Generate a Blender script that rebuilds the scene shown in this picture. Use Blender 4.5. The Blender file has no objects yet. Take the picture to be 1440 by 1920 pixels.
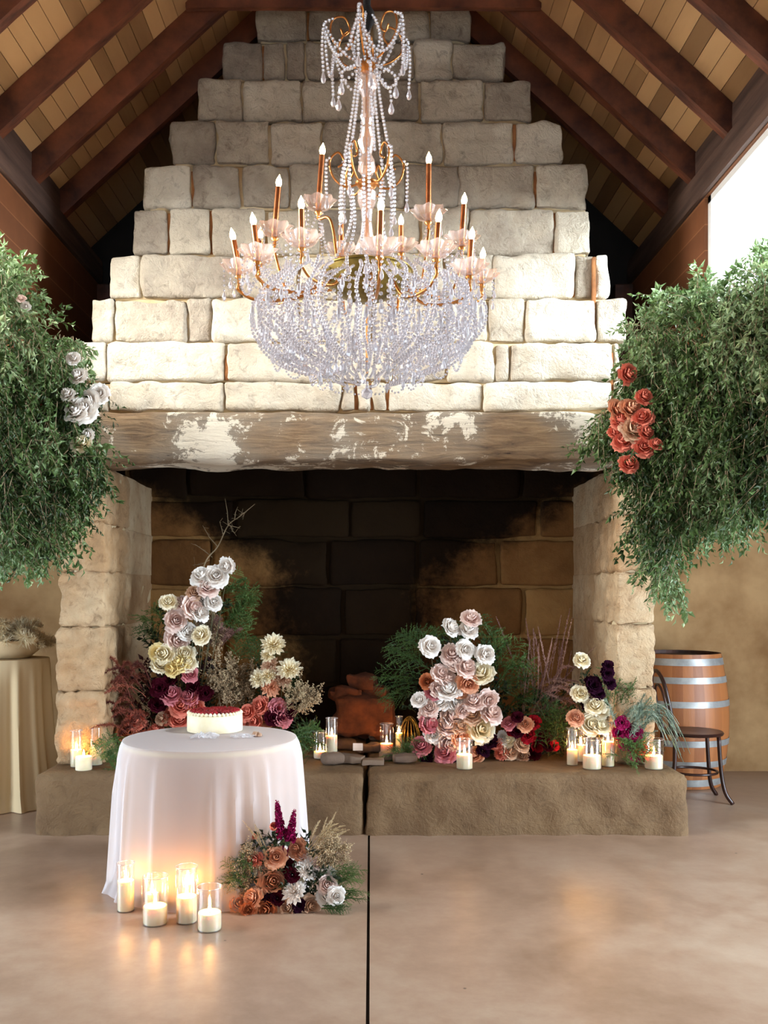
import bpy, math, random
import numpy as np
from mathutils import Vector, Matrix, Quaternion

C = bpy.context.scene
COL = C.collection
PI = math.pi

# ------------------------------------------------------------------ camera
F = 1750.0            # focal length in pixels of the 1440 x 1920 frame
VX, HY = 695.0, 1110.0  # where the straight-ahead direction lands
EYE = 1.42            # camera height above the floor
cam_d = bpy.data.cameras.new('camera')
cam = bpy.data.objects.new('camera', cam_d); COL.objects.link(cam)
cam.location = (0, 0, EYE); cam.rotation_euler = (PI/2, 0, 0)
cam_d.sensor_width = 36; cam_d.lens = F/1920*36
cam_d.shift_x = (720-VX)/1920; cam_d.shift_y = (HY-960)/1920
cam_d.clip_start = 0.05; cam_d.clip_end = 100
C.camera = cam
C.view_settings.view_transform = 'Standard'; C.view_settings.look = 'None'
C.view_settings.exposure = 0.5; C.view_settings.gamma = 1.0
C.view_settings.use_curve_mapping = False
cy = C.cycles
cy.use_denoising = True
try: cy.denoiser = 'OPENIMAGEDENOISE'
except Exception: pass
cy.max_bounces = 8; cy.diffuse_bounces = 4; cy.glossy_bounces = 4
cy.transmission_bounces = 8; cy.transparent_max_bounces = 24
cy.caustics_reflective = False; cy.caustics_refractive = False
cy.sample_clamp_indirect = 6.0

# ------------------------------------------------------------------ light
w = bpy.data.worlds.new('world'); C.world = w; w.use_nodes = True
bg = w.node_tree.nodes['Background']
bg.inputs[0].default_value = (0.80, 0.90, 1.0, 1); bg.inputs[1].default_value = 1.35

def area(name, loc, rot, sx, sy, power, color):
    d = bpy.data.lights.new(name, 'AREA'); d.shape = 'RECTANGLE'; d.size = sx; d.size_y = sy
    d.energy = power; d.color = color
    o = bpy.data.objects.new(name, d); COL.objects.link(o); o.location = loc; o.rotation_euler = rot
    return o
DAY = (0.86, 0.94, 1.0)
# daylight standing in the two upper side windows, and in the two aisle doors nearer the viewer
def aimed(name, loc, target, sx, sy, power, color):
    o = area(name, loc, (0, 0, 0), sx, sy, power, color)
    o.rotation_euler = (Vector(target)-Vector(loc)).to_track_quat('-Z', 'Y').to_euler(); return o
aimed('sky_left',  (-4.6, 3.9, 4.7), (-.2, 5.2, 2.6), 2.6, 2.9, 1500, (1.0, .975, .91))
aimed('sky_right', (4.6, 4.0, 4.7), (.3, 5.2, 2.6), 2.6, 2.9, 1500, (.84, .94, 1.0))
area('aisle_day_left', (-4.9, 3.2, 1.2), (0, -PI/2, 0), 1.9, 2.4, 190, (.72, .86, 1.0))
area('aisle_day_right',( 4.9, 3.0, 1.2), (0,  PI/2, 0), 1.9, 2.6, 380, (.72, .86, 1.0))

def at(px, py, D):
    """a point D metres ahead of the viewer that lies behind frame pixel px, py"""
    return Vector(((px-VX)*D/F, D, EYE-(py-HY)*D/F))

# ------------------------------------------------------------------ materials
def lin(h):
    if not isinstance(h, str): return (h[0], h[1], h[2], 1)
    v = [int(h[i:i+2], 16)/255 for i in (0, 2, 4)]
    return tuple([(c/12.92 if c <= .04045 else ((c+.055)/1.055)**2.4) for c in v]+[1])

MATS = {}
class NT:
    def __init__(s, name):
        s.m = bpy.data.materials.new(name); s.m.use_nodes = True; s.t = s.m.node_tree
        s.t.nodes.clear(); s.out = s.t.nodes.new('ShaderNodeOutputMaterial')
    def n(s, typ, **kw):
        nd = s.t.nodes.new(typ)
        for k, v in kw.items():
            if k.startswith('i_'):
                k = k[2:]; k = int(k) if k.isdigit() else k.replace('_', ' ')
                nd.inputs[k].default_value = v
            else: setattr(nd, k, v)
        return nd
    def l(s, a, ai, b, bi): s.t.links.new(a.outputs[ai], b.inputs[bi])
    def coords(s, scale=(1, 1, 1), which='Object'):
        tc = s.n('ShaderNodeTexCoord'); mp = s.n('ShaderNodeMapping'); mp.inputs['Scale'].default_value = scale
        s.l(tc, which, mp, 'Vector'); return mp
    def noise(s, mp, scale, detail=4, rough=.6, dist=0):
        nd = s.n('ShaderNodeTexNoise'); nd.inputs['Scale'].default_value = scale
        nd.inputs['Detail'].default_value = detail; nd.inputs['Roughness'].default_value = rough
        nd.inputs['Distortion'].default_value = dist
        s.l(mp, 0, nd, 'Vector'); return nd
    def ramp(s, src, si, stops):
        r = s.n('ShaderNodeValToRGB'); e = r.color_ramp.elements
        while len(e) < len(stops): e.new(.5)
        for k, (p, c) in enumerate(stops): e[k].position = p; e[k].color = lin(c)
        s.l(src, si, r, 0); return r
    def mixc(s, fac, a, b, mode='MIX'):
        m = s.n('ShaderNodeMix', data_type='RGBA', blend_type=mode)
        for k, v in ((0, fac), (6, a), (7, b)):
            if isinstance(v, tuple) and len(v) == 2: s.l(v[0], v[1], m, k)
            elif isinstance(v, (float, int)): m.inputs[k].default_value = v
            else: m.inputs[k].default_value = lin(v)
        return m
    def math(s, op, a, b=0.0):
        m = s.n('ShaderNodeMath', operation=op)
        for k, v in ((0, a), (1, b)):
            if isinstance(v, tuple): s.l(v[0], v[1], m, k)
            else: m.inputs[k].default_value = v
        return m
    def bsdf(s, col, rough=.6, metal=0, spec=.5):
        b = s.n('ShaderNodeBsdfPrincipled')
        if isinstance(col, tuple) and len(col) == 2: s.l(col[0], col[1], b, 'Base Color')
        else: b.inputs['Base Color'].default_value = lin(col)
        b.inputs['Roughness'].default_value = rough; b.inputs['Metallic'].default_value = metal
        b.inputs['Specular IOR Level'].default_value = spec
        s.l(b, 0, s.out, 0); return b
    def bump(s, b, src, si, strength=.4, dist=.02):
        bm = s.n('ShaderNodeBump'); bm.inputs['Strength'].default_value = strength
        bm.inputs['Distance'].default_value = dist; s.l(src, si, bm, 'Height'); s.l(bm, 0, b, 'Normal'); return bm
    def attr(s, nm='tint'):
        return s.n('ShaderNodeAttribute', attribute_name=nm)

def plain(name, c1, c2=None, scale=8, rough=.6, metal=0, bump=0, bscale=40, stretch=(1, 1, 1), spec=.5, tint=False, dist=.01):
    if name in MATS: return MATS[name]
    t = NT(name); mp = t.coords(stretch); nz = t.noise(mp, scale, 5)
    src = nz, 0
    if tint:
        a = t.attr(); ad = t.math('ADD', (nz, 0), 0.0); sc = t.math('MULTIPLY', (a, 'Fac'), .7)
        ml = t.math('MULTIPLY', (nz, 0), .5); ad = t.math('ADD', (ml, 0), (sc, 0)); src = ad, 0
    r = t.ramp(src[0], src[1], [(.25 if tint else .35, c1), (.8 if tint else .68, c2 or c1)])
    b = t.bsdf((r, 0), rough, metal, spec)
    if bump:
        n2 = t.noise(mp, bscale, 4); t.bump(b, n2, 0, bump, dist)
    MATS[name] = t.m; return t.m

def mix_shader(name, parts):
    """parts: (kind, colour, rough, weight) mixed together"""
    t = NT(name); acc = None; tot = 0
    for kind, col, rough, wt in parts:
        nd = t.n('ShaderNodeBsdf'+kind)
        nd.inputs['Color'].default_value = lin(col)
        if 'Roughness' in nd.inputs and kind != 'Diffuse': nd.inputs['Roughness'].default_value = rough
        tot += wt
        if acc is None: acc = nd
        else:
            m = t.n('ShaderNodeMixShader'); m.inputs[0].default_value = wt/tot
            t.l(acc, 0, m, 1); t.l(nd, 0, m, 2); acc = m
    t.l(acc, 0, t.out, 0); MATS[name] = t.m; return t.m

def emit(name, col, s):
    t = NT(name); e = t.n('ShaderNodeEmission'); e.inputs[0].default_value = lin(col); e.inputs[1].default_value = s
    t.l(e, 0, t.out, 0); return t.m

def stone_mat(name, stops, bump=.5, dark='4a4238', darkamt=.35, scale=1.0):
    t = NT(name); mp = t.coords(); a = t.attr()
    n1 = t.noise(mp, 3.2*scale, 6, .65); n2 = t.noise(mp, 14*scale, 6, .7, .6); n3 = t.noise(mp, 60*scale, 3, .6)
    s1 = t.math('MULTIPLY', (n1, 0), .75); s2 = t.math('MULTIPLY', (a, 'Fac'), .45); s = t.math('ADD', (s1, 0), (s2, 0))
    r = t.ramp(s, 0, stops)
    sp = t.ramp(n2, 0, [(.30, (1, 1, 1)), (.46, (0, 0, 0))])
    sm = t.math('MULTIPLY', (sp, 0), darkamt)
    c = t.mixc((sm, 0), (r, 0), dark)
    b = t.bsdf((c, 2), .85, 0, .2)
    h1 = t.math('MULTIPLY', (n2, 0), 1.0); h2 = t.math('MULTIPLY', (n3, 0), .3); h = t.math('ADD', (h1, 0), (h2, 0))
    t.bump(b, h, 0, bump, .035)
    return t.m

M = {}
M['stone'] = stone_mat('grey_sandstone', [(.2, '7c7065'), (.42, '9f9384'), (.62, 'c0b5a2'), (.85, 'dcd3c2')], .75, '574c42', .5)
M['pier'] = stone_mat('warm_sandstone', [(.2, '8a6748'), (.5, 'ad8a64'), (.8, 'c8b08e')], .9, '6b4a30', .5)
M['slab'] = stone_mat('hearth_sandstone', [(.2, '4e3c2a'), (.5, '6c543c'), (.8, '866c4e')], .55, '3e3022', .4, .8)
M['mortar'] = plain('lime_mortar', 'b0946c', 'd6c7a6', 5, .9, bump=.3, spec=.1)
M['raked'] = plain('raked_brown_mortar', '7a4a26', 'a06c3e', 12, .95, bump=.4)
def firebox():
    t = NT('sooty_sandstone'); mp = t.coords(); a = t.attr()
    n1 = t.noise(mp, 2.6, 6, .65); n2 = t.noise(mp, 13, 6, .7, .5)
    s1 = t.math('MULTIPLY', (n1, 0), .7); s2 = t.math('MULTIPLY', (a, 'Fac'), .5); s = t.math('ADD', (s1, 0), (s2, 0))
    r = t.ramp(s, 0, [(.2, '4a301a'), (.5, '7c5630'), (.85, 'a07a4a')])
    # soot stain: a tall smoky shape left on the stones in the middle and along the top
    tc = t.n('ShaderNodeTexCoord'); sp = t.n('ShaderNodeSeparateXYZ'); t.l(tc, 'Object', sp, 0)
    x = t.math('ADD', (sp, 'X'), .02); ax = t.math('ABSOLUTE', (x, 0)); ax = t.math('MULTIPLY', (ax, 0), .62)
    z = t.math('ADD', (sp, 'Z'), -1.55); z = t.math('MULTIPLY', (z, 0), .55); zz = t.math('MAXIMUM', (z, 0), 0.0)
    zz = t.math('MULTIPLY', (zz, 0), 1.9)
    d = t.math('SUBTRACT', (ax, 0), (zz, 0)); nn = t.math('MULTIPLY', (n1, 0), .55); d = t.math('ADD', (d, 0), (nn, 0))
    m2 = t.math('MULTIPLY', (n2, 0), .3); d = t.math('ADD', (d, 0), (m2, 0))
    k = t.ramp(d, 0, [(.66, (1, 1, 1)), (1.0, (0, 0, 0))])
    k.color_ramp.interpolation = 'EASE'
    k2 = t.math('MULTIPLY', (k, 0), .94)
    c = t.mixc((k2, 0), (r, 0), '0a0806')
    b = t.bsdf((c, 2), .92, 0, .1); t.bump(b, n2, 0, .5, .03)
    return t.m
M['soot'] = firebox()
M['wood_dark'] = plain('dark_oiled_timber', '2e1710', '6b3a26', 5, .55, bump=.25, bscale=30, stretch=(1, .12, 1))
M['rafter'] = plain('brown_rafter_timber', '3a1a10', '7c452c', 4, .55, bump=.25, bscale=25, stretch=(1, 4, 1))
M['plate'] = plain('greyed_timber', '3b2a24', '6a5044', 4, .7, bump=.3, bscale=25, stretch=(3, .2, 3))
M['boards'] = plain('ceiling_boards', '8e6842', 'c99d6c', 6, .7, bump=.2, bscale=30, stretch=(1, .15, 1), tint=True)
M['gable'] = plain('black_gable_boards', '0c0908', '1c1512', 4, .9, bump=.2, bscale=20)
M['plaster'] = plain('tan_lime_render', '94704a', 'bf9b6e', 2.2, .9, bump=.12, bscale=12, spec=.1)
def brick_boards(name, c1, c2, mort, rh):
    t = NT(name); tc = t.n('ShaderNodeTexCoord'); sp = t.n('ShaderNodeSeparateXYZ'); t.l(tc, 'Object', sp, 0)
    cb = t.n('ShaderNodeCombineXYZ'); t.l(sp, 'Y', cb, 'X'); t.l(sp, 'Z', cb, 'Y')
    br = t.n('ShaderNodeTexBrick'); t.l(cb, 0, br, 0)
    br.inputs['Scale'].default_value = 1; br.inputs['Brick Width'].default_value = 4.5; br.inputs['Row Height'].default_value = rh
    br.inputs['Mortar Size'].default_value = .004; br.inputs['Color1'].default_value = lin(c1); br.inputs['Color2'].default_value = lin(c2)
    br.inputs['Mortar'].default_value = lin(mort)
    mp = t.coords(); nz = t.noise(mp, 6, 5)
    c = t.mixc(.35, (br, 0), (nz, 0), 'MULTIPLY')
    b = t.bsdf((c, 2), .7, 0, .25); t.bump(b, br, 1, -.4, .01); return t.m
M['sidewall'] = brick_boards('red_brown_wall_boards', '8a5636', '7a4c32', 'a06a46', .16)
def floor_mat():
    t = NT('polished_concrete'); mp = t.coords(); n1 = t.noise(mp, .9, 6, .62, .4); n2 = t.noise(mp, 7, 5, .7); n3 = t.noise(mp, 90, 2, .5)
    s = t.math('MULTIPLY', (n1, 0), .7); s2 = t.math('MULTIPLY', (n2, 0), .3); s = t.math('ADD', (s, 0), (s2, 0))
    r = t.ramp(s, 0, [(.34, '8c705a'), (.5, 'a88c76'), (.66, 'bca690')])
    v = t.n('ShaderNodeTexVoronoi'); v.inputs['Scale'].default_value = 3.3; v.inputs['Randomness'].default_value = 1; t.l(mp, 0, v, 'Vector')
    k = t.ramp(v, 'Distance', [(.018, (1, 1, 1)), (.03, (0, 0, 0))]); c = t.mixc((k, 0), (r, 0), '4a3b30')
    b = t.bsdf((c, 2), .34, 0, .55)
    rr = t.ramp(s, 0, [(.35, (.30,)*3), (.65, (.44,)*3)]); t.l(rr, 0, b, 'Roughness')
    t.bump(b, n2, 0, .06, .01); return t.m
M['floor'] = floor_mat()
def mantel_mat():
    t = NT('weathered_painted_beam'); mp = t.coords((.5, 2, 4)); mq = t.coords((1, 1, 1)); g = t.noise(mp, 7, 8, .7, .8); f = t.noise(mq, 9, 7, .75, .5)
    big = t.noise(mq, 1.7, 2, .5)
    r = t.ramp(g, 0, [(.3, '554436'), (.5, '82694f'), (.7, 'a08666')])
    gr = t.ramp(big, 0, [(.42, (0, 0, 0)), (.6, (1, 1, 1))]); gm = t.math('MULTIPLY', (gr, 0), .7); c0 = t.mixc((gm, 0), (r, 0), '8d8578')
    a = t.math('MULTIPLY', (big, 0), .55); b_ = t.math('MULTIPLY', (f, 0), .5); h = t.math('ADD', (a, 0), (b_, 0)); g2 = t.math('MULTIPLY', (g, 0), .15); h = t.math('ADD', (h, 0), (g2, 0))
    k = t.ramp(h, 0, [(.635, (0, 0, 0)), (.655, (1, 1, 1))]); c = t.mixc((k, 0), (c0, 2), 'd9cfbc')
    cr = t.ramp(g, 0, [(.30, (1, 1, 1)), (.36, (0, 0, 0))]); c = t.mixc((cr, 0), (c, 2), '33251b')
    b = t.bsdf((c, 2), .8, 0, .2); hh = t.math('ADD', (h, 0), (g, 0)); t.bump(b, hh, 0, .8, .03); return t.m
M['mantel'] = mantel_mat()
M['white_frame'] = plain('white_painted_frame', 'ececea', 'f4f4f2', 4, .6)
M['pane'] = mix_shader('window_glass', [('Transparent', 'ffffff', 0, 1), ('Glossy', 'ffffff', .02, .05)])
M['groove'] = plain('dark_joint_filler', '1a1512', '2a211b', 10, .9)

# ------------------------------------------------------------------ mesh helpers
def hashn(ix, iy, iz, seed):
    h = (ix*374761393 + iy*668265263 + iz*2147483647 + seed*974634777) & 0xffffffff
    h = ((h ^ (h >> 13))*1274126177) & 0xffffffff
    return ((h ^ (h >> 16)) & 0xffff)/65535.0
def vnoise(P, seed=0):
    P = np.asarray(P, float); I = np.floor(P).astype(np.int64); Fr = P-I; Fr = Fr*Fr*(3-2*Fr); r = 0
    for dx in (0, 1):
        for dy in (0, 1):
            for dz in (0, 1):
                wgt = (Fr[:, 0] if dx else 1-Fr[:, 0])*(Fr[:, 1] if dy else 1-Fr[:, 1])*(Fr[:, 2] if dz else 1-Fr[:, 2])
                r = r + wgt*hashn(I[:, 0]+dx, I[:, 1]+dy, I[:, 2]+dz, seed)
    return r*2-1
def fbm(P, seed=0, o=3):
    P = np.asarray(P, float); return sum(vnoise(P*2**k, seed+k)*.5**k for k in range(o))

class MB:
    def __init__(s): s.V = []; s.F = []; s.T = []; s.MI = []; s.n = 0
    def add(s, V, Fs, tint=0.5, mi=0):
        V = np.asarray(V, float).reshape(-1, 3)
        if not isinstance(Fs, list): Fs = [Fs]
        for f in Fs:
            f = np.asarray(f, np.int64)
            if f.size == 0: continue
            s.F.append(f+s.n); s.MI.append(np.full(len(f), mi, np.int32))
        s.V.append(V); s.T.append(np.broadcast_to(np.asarray(tint, float), (len(V),)).copy()); s.n += len(V)
    def build(s, name, mats, parent=None, smooth=False, sharp=None):
        me = bpy.data.meshes.new(name); V = np.concatenate(s.V)
        base = np.array(WORLDPOS[parent.name] if parent else (0, 0, 0), float)
        V = V-base
        me.vertices.add(len(V)); me.vertices.foreach_set('co', V.astype(np.float32).ravel())
        cnt = np.concatenate([np.full(len(f), f.shape[1], np.int32) for f in s.F]); lv = np.concatenate([f.ravel() for f in s.F]).astype(np.int32)
        me.loops.add(len(lv)); me.loops.foreach_set('vertex_index', lv)
        me.polygons.add(len(cnt)); st = np.zeros(len(cnt), np.int32); st[1:] = np.cumsum(cnt)[:-1]
        me.polygons.foreach_set('loop_start', st)
        try: me.polygons.foreach_set('loop_total', cnt)
        except Exception: pass
        me.polygons.foreach_set('material_index', np.concatenate(s.MI))
        me.polygons.foreach_set('use_smooth', np.full(len(cnt), bool(smooth)))
        at_ = me.attributes.new('tint', 'FLOAT', 'POINT'); at_.data.foreach_set('value', np.concatenate(s.T).astype(np.float32))
        me.update(calc_edges=True); me.validate()
        if not isinstance(mats, (list, tuple)): mats = [mats]
        for m in mats: me.materials.append(m)
        if smooth and sharp: 
            try: me.set_sharp_from_angle(angle=sharp)
            except Exception: pass
        o = bpy.data.objects.new(name, me); COL.objects.link(o)
        if parent: o.parent = parent
        WORLDPOS[o.name] = tuple(base); return o

WORLDPOS = {}
def thing(name, label, cat, loc=(0, 0, 0), group=None):
    o = bpy.data.objects.new(name, None); COL.objects.link(o); o.location = loc; o.empty_display_size = .1
    o['label'] = label; o['category'] = cat
    if group: o['group'] = group
    WORLDPOS[o.name] = tuple(loc); return o
def tag(o, label, cat, group=None, kind=None):
    o['label'] = label; o['category'] = cat
    if group: o['group'] = group
    if kind: o['kind'] = kind
    return o
def struct(o, label=None):
    o['kind'] = 'structure'
    if label: o['label'] = label
    return o
def recenter(o):
    """put a single-mesh object's origin at the base of its mesh"""
    me = o.data; co = np.empty(len(me.vertices)*3, np.float32); me.vertices.foreach_get('co', co); co = co.reshape(-1, 3)
    c = np.array([(co[:, 0].min()+co[:, 0].max())/2, (co[:, 1].min()+co[:, 1].max())/2, co[:, 2].min()], np.float32)
    me.vertices.foreach_set('co', (co-c).ravel()); me.update(); o.location = c.tolist(); return o

BOXF = np.array([[0, 3, 2, 1], [4, 5, 6, 7], [0, 1, 5, 4], [1, 2, 6, 5], [2, 3, 7, 6], [3, 0, 4, 7]])
def box(x0, x1, y0, y1, z0, z1):
    return np.array([[x0, y0, z0], [x1, y0, z0], [x1, y1, z0], [x0, y1, z0], [x0, y0, z1], [x1, y0, z1], [x1, y1, z1], [x0, y1, z1]], float), BOXF
def rblock(x0, x1, y0, y1, z0, z1, r=.02, amp=.008, res=.05, seed=0, freq=9, flat=None, amp2=0):
    """stone block: rounded box with chipped, uneven faces"""
    c = np.array([(x0+x1)/2, (y0+y1)/2, (z0+z1)/2]); h = np.array([(x1-x0)/2, (y1-y0)/2, (z1-z0)/2]); r = min(r, h.min()*.9)
    n = np.maximum(2, np.ceil(2*h/res).astype(int)); V = []; Fc = []; k = 0
    def lin_(hh, m):
        t = np.linspace(-hh, hh, m+1); inner = hh-r
        if m >= 3: t[1] = -inner-.0; t[-2] = inner; t[2:-2] = np.linspace(-inner, inner, m-1)[1:-1] if m > 3 else t[2:-2]
        return t
    for ax in range(3):
        u, v = [a for a in range(3) if a != ax]
        for sg in (-1, 1):
            gu, gv = np.meshgrid(lin_(h[u], n[u]), lin_(h[v], n[v]), indexing='ij')
            P = np.zeros(gu.shape+(3,)); P[..., u] = gu; P[..., v] = gv; P[..., ax] = sg*h[ax]
            a, b = gu.shape; idx = np.arange(a*b).reshape(a, b)+k
            q = np.stack([idx[:-1, :-1], idx[1:, :-1], idx[1:, 1:], idx[:-1, 1:]], -1).reshape(-1, 4)
            if (sg > 0) != (ax != 1): q = q[:, ::-1]
            V.append(P.reshape(-1, 3)); Fc.append(q); k += a*b
    V = np.concatenate(V); Fc = np.concatenate(Fc)
    key = np.round(V*1e5).astype(np.int64); _, ui, inv = np.unique(key, axis=0, return_index=True, return_inverse=True)
    V = V[ui]; Fc = inv.ravel()[Fc]
    inner = np.clip(V, -(h-r), h-r); d = V-inner; L = np.linalg.norm(d, axis=1, keepdims=True); d = d/np.maximum(L, 1e-9)
    P = inner+d*r+c
    if amp:
        nz = fbm(P*freq, seed)*amp + (fbm(P*2.2, seed+7, 2)*amp2 if amp2 else 0)
        if flat is not None:
            nz = np.where(P[:, 2] > z1-r*1.01-1e-6, np.where(d[:, 2] > .7, np.minimum(nz, 0)*.3, nz), nz)
        P = P+d*nz[:, None]
    return P, Fc
def frame_from(t):
    t = t/np.linalg.norm(t); a = np.array([0, 0, 1.]) if abs(t[2]) < .9 else np.array([1., 0, 0])
    u = np.cross(t, a); u /= np.linalg.norm(u); return u, np.cross(t, u)
def tube(pts, rad, n=6, cap=True):
    pts = np.asarray(pts, float); m = len(pts); rad = np.broadcast_to(np.asarray(rad, float), (m,))
    T = np.gradient(pts, axis=0); u, v = frame_from(T[0]); V = []
    ang = np.arange(n)*2*PI/n
    for i in range(m):
        t = T[i]/max(np.linalg.norm(T[i]), 1e-9); u = u-t*np.dot(u, t); u /= max(np.linalg.norm(u), 1e-9); v = np.cross(t, u)
        V.append(pts[i]+rad[i]*(np.cos(ang)[:, None]*u+np.sin(ang)[:, None]*v))
    V = np.concatenate(V); i = np.arange(m-1)[:, None]*n; j = np.arange(n)[None]; j2 = (j+1) % n
    Q = np.stack([i+j, i+j2, i+n+j2, i+n+j], -1).reshape(-1, 4); Fs = [Q]
    if cap: Fs += [np.arange(n)[::-1][None], (np.arange(n)+(m-1)*n)[None]]
    return V, Fs
def lathe(prof, n=24, c=(0, 0, 0), scallop=None, closed=False):
    prof = np.asarray(prof, float); m = len(prof); ang = np.arange(n)*2*PI/n
    R = prof[:, 0][:, None]*np.ones(n); Z = prof[:, 1][:, None]*np.ones(n)
    if scallop:
        k, a = scallop; wv = np.clip(prof[:, 0]/prof[:, 0].max(), 0, 1)**2
        R = R*(1+a*wv[:, None]*np.cos(k*ang)); Z = Z+a*.25*prof[:, 0].max()*wv[:, None]*np.cos(k*ang)
    V = np.stack([R*np.cos(ang), R*np.sin(ang), Z], -1).reshape(-1, 3)+np.array(c)
    i = np.arange(m-1)[:, None]*n; j = np.arange(n)[None]; j2 = (j+1) % n
    return V, np.stack([i+j, i+j2, i+n+j2, i+n+j], -1).reshape(-1, 4)
def xf(V, M4):
    V = np.asarray(V); A = np.array(M4); return V@A[:3, :3].T+A[:3, 3]
def smooth_path(pts, n=24):
    """Catmull-Rom through the points"""
    P = np.asarray(pts, float); P = np.vstack([2*P[0]-P[1], P, 2*P[-1]-P[-2]]); out = []
    segs = len(P)-3; per = max(2, n//segs)
    for i in range(segs):
        for t in np.linspace(0, 1, per, endpoint=False):
            a, b, c, d = P[i:i+4]
            out.append(.5*((2*b)+(-a+c)*t+(2*a-5*b+4*c-d)*t*t+(-a+3*b-3*c+d)*t**3))
    out.append(P[-2]); return np.array(out)
rnd = random.Random(7); rg = np.random.default_rng(11)

# ================================================================== THE ROOM
W = 2.1                       # half width of the tall middle aisle
ZR = 5.945; SL = .92          # rafter underside at the ridge, roof slope
YB, YF = 7.4, -4.5            # back wall, open front end
m = MB(); m.add(*box(-4.6, VX*0-.016, YF, YB, -.12, 0)); m.add(*box(.008-.012, 4.6, YF, YB, -.12, 0)); m.add(*box(-.03, .02, YF, YB, -.14, -.02), mi=1)
struct(m.build('floor', [M['floor'], M['groove']]))
m = MB(); m.add(*box(-4.7, -2.2, YB, YB+.15, 0, 2.1)); m.add(*box(2.2, 4.7, YB, YB+.15, 0, 2.1)); m.add(*box(-2.2, 2.2, YB, YB+.15, 0, 2.1))
m.add(*box(-4.7, 4.7, YB, YB+.15, 2.1, 2.5), mi=1)
P = np.array([[-2.5, YB, 2.5], [2.5, YB, 2.5], [2.5, YB, 4.2], [0, YB, 6.5], [-2.5, YB, 4.2]]); Q = P+[0, .15, 0]
m.add(np.vstack([P, Q]), [np.array([[0, 1, 2, 3, 4]]), np.array([[9, 8, 7, 6, 5]]), np.array([[1, 0, 5, 6], [2, 1, 6, 7], [3, 2, 7, 8], [4, 3, 8, 9], [0, 4, 9, 5]])], mi=1)
struct(m.build('wall_back', [M['plaster'], M['gable']]))
WZ0, WZ1 = 2.96, 3.845
ROOM0 = set(bpy.data.objects)
for sg, side in ((-1, 'left'), (1, 'right')):
    y1 = 5.4 if sg < 0 else 5.74; y0 = 2.6
    m = MB()
    def sb(ya, yb, za, zb): m.add(*box(min(sg*W, sg*(W+.3)), max(sg*W, sg*(W+.3)), ya, yb, za, zb))
    sb(y1, YB, 2.2, 3.85); sb(YF, y0, 2.2, 3.85); sb(y0, y1, 2.2, WZ0); sb(y0, y1, WZ1, 3.85)
    struct(m.build('wall_'+side, M['sidewall']))
    m = MB(); x0, x1 = (W+.02, W+.29)
    for ya, yb, za, zb in ((y1-.05, y1, WZ0, WZ1), (y0, y0+.05, WZ0, WZ1), (y0, y1, WZ0, WZ0+.05), (y0, y1, WZ1-.04, WZ1), ((y0+y1)/2-.62, (y0+y1)/2-.58, WZ0, WZ1)):
        m.add(*box(min(sg*x0, sg*x1), max(sg*x0, sg*x1), ya, yb, za, zb))
    win = struct(m.build('window_'+('1' if sg < 0 else '2'), M['white_frame']), 'bright '+side+' side window with a white frame')
    m = MB(); m.add(*box(min(sg*(W+.15), sg*(W+.156)), max(sg*(W+.15), sg*(W+.156)), y0+.05, y1-.05, WZ0+.05, WZ1-.04))
    m.build('pane', M['pane'], win)
    # low side aisle: outer wall, ceiling
    m = MB(); X = 4.6
    def ob(ya, yb, za, zb): m.add(*box(min(sg*X, sg*(X+.15)), max(sg*X, sg*(X+.15)), ya, yb, za, zb))
    ob(4.5, YB, 0, 2.2); ob(YF, 1.9, 0, 2.2)
    struct(m.build('wall_aisle_'+side, M['plaster']))
    m = MB(); m.add(*box(min(sg*(W+.3), sg*4.8), max(sg*(W+.3), sg*4.8), YF, YB, 2.2, 2.32))
    struct(m.build('ceiling_aisle_'+side, M['gable']))
    # timber lintel carrying the upper wall
    m = MB(); m.add(*rblock(min(sg*(W-.02), sg*(W+.24)), max(sg*(W-.02), sg*(W+.24)), YF, YB-.02, 2.0, 2.2, .01, .003, .12, 3))
    tag(recenter(m.build('lintel_beam', M['wood_dark'])), 'long dark timber lintel beam behind the %s greenery' % side, 'beam')
    m = MB(); m.add(*rblock(min(sg*(W-.03), sg*(W+.16)), max(sg*(W-.03), sg*(W+.16)), YF, YB-.02, 3.85, 4.03, .012, .004, .12, 5+sg))
    tag(recenter(m.build('wall_plate_beam', M['plate'])), 'dark greyed timber beam running along the top of the %s wall' % side, 'beam')
    # boards of the roof, one strip each, running away from the viewer
    m = MB(); L = 2.55; nb = 30; ca = 1/math.sqrt(1+SL*SL); sa = SL*ca
    for i in range(nb):
        a, b = i*3.2/nb, (i+1)*3.2/nb-.004
        z0 = ZR+.205
        def pt(d, off): return (sg*d*ca+sg*off*sa, z0-d*sa+off*ca)
        ycuts = [YF]+sorted(rnd.uniform(YF+1, YB-1) for _ in range(3))+[YB]
        for ya, yb in zip(ycuts[:-1], ycuts[1:]):
            c4 = [pt(a, 0), pt(b, 0), pt(b, .02), pt(a, .02)]
            V = [(x, ya+.001, z) for x, z in c4]+[(x, yb-.001, z) for x, z in c4]
            m.add(V, np.array([[0, 1, 2, 3], [7, 6, 5, 4], [0, 4, 5, 1], [1, 5, 6, 2], [2, 6, 7, 3], [3, 7, 4, 0]]), rnd.random())
    # dark roof lining above
    c4 = [(0, ZR+.24), (sg*2.38, ZR+.24-2.38*SL), (sg*2.38, ZR+.33-2.38*SL), (0, ZR+.33)]
    V = [(x, YF, z) for x, z in c4]+[(x, YB+.15, z) for x, z in c4]
    m.add(V, np.array([[0, 1, 2, 3], [7, 6, 5, 4], [0, 4, 5, 1], [1, 5, 6, 2], [2, 6, 7, 3], [3, 7, 4, 0]]), .2)
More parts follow.
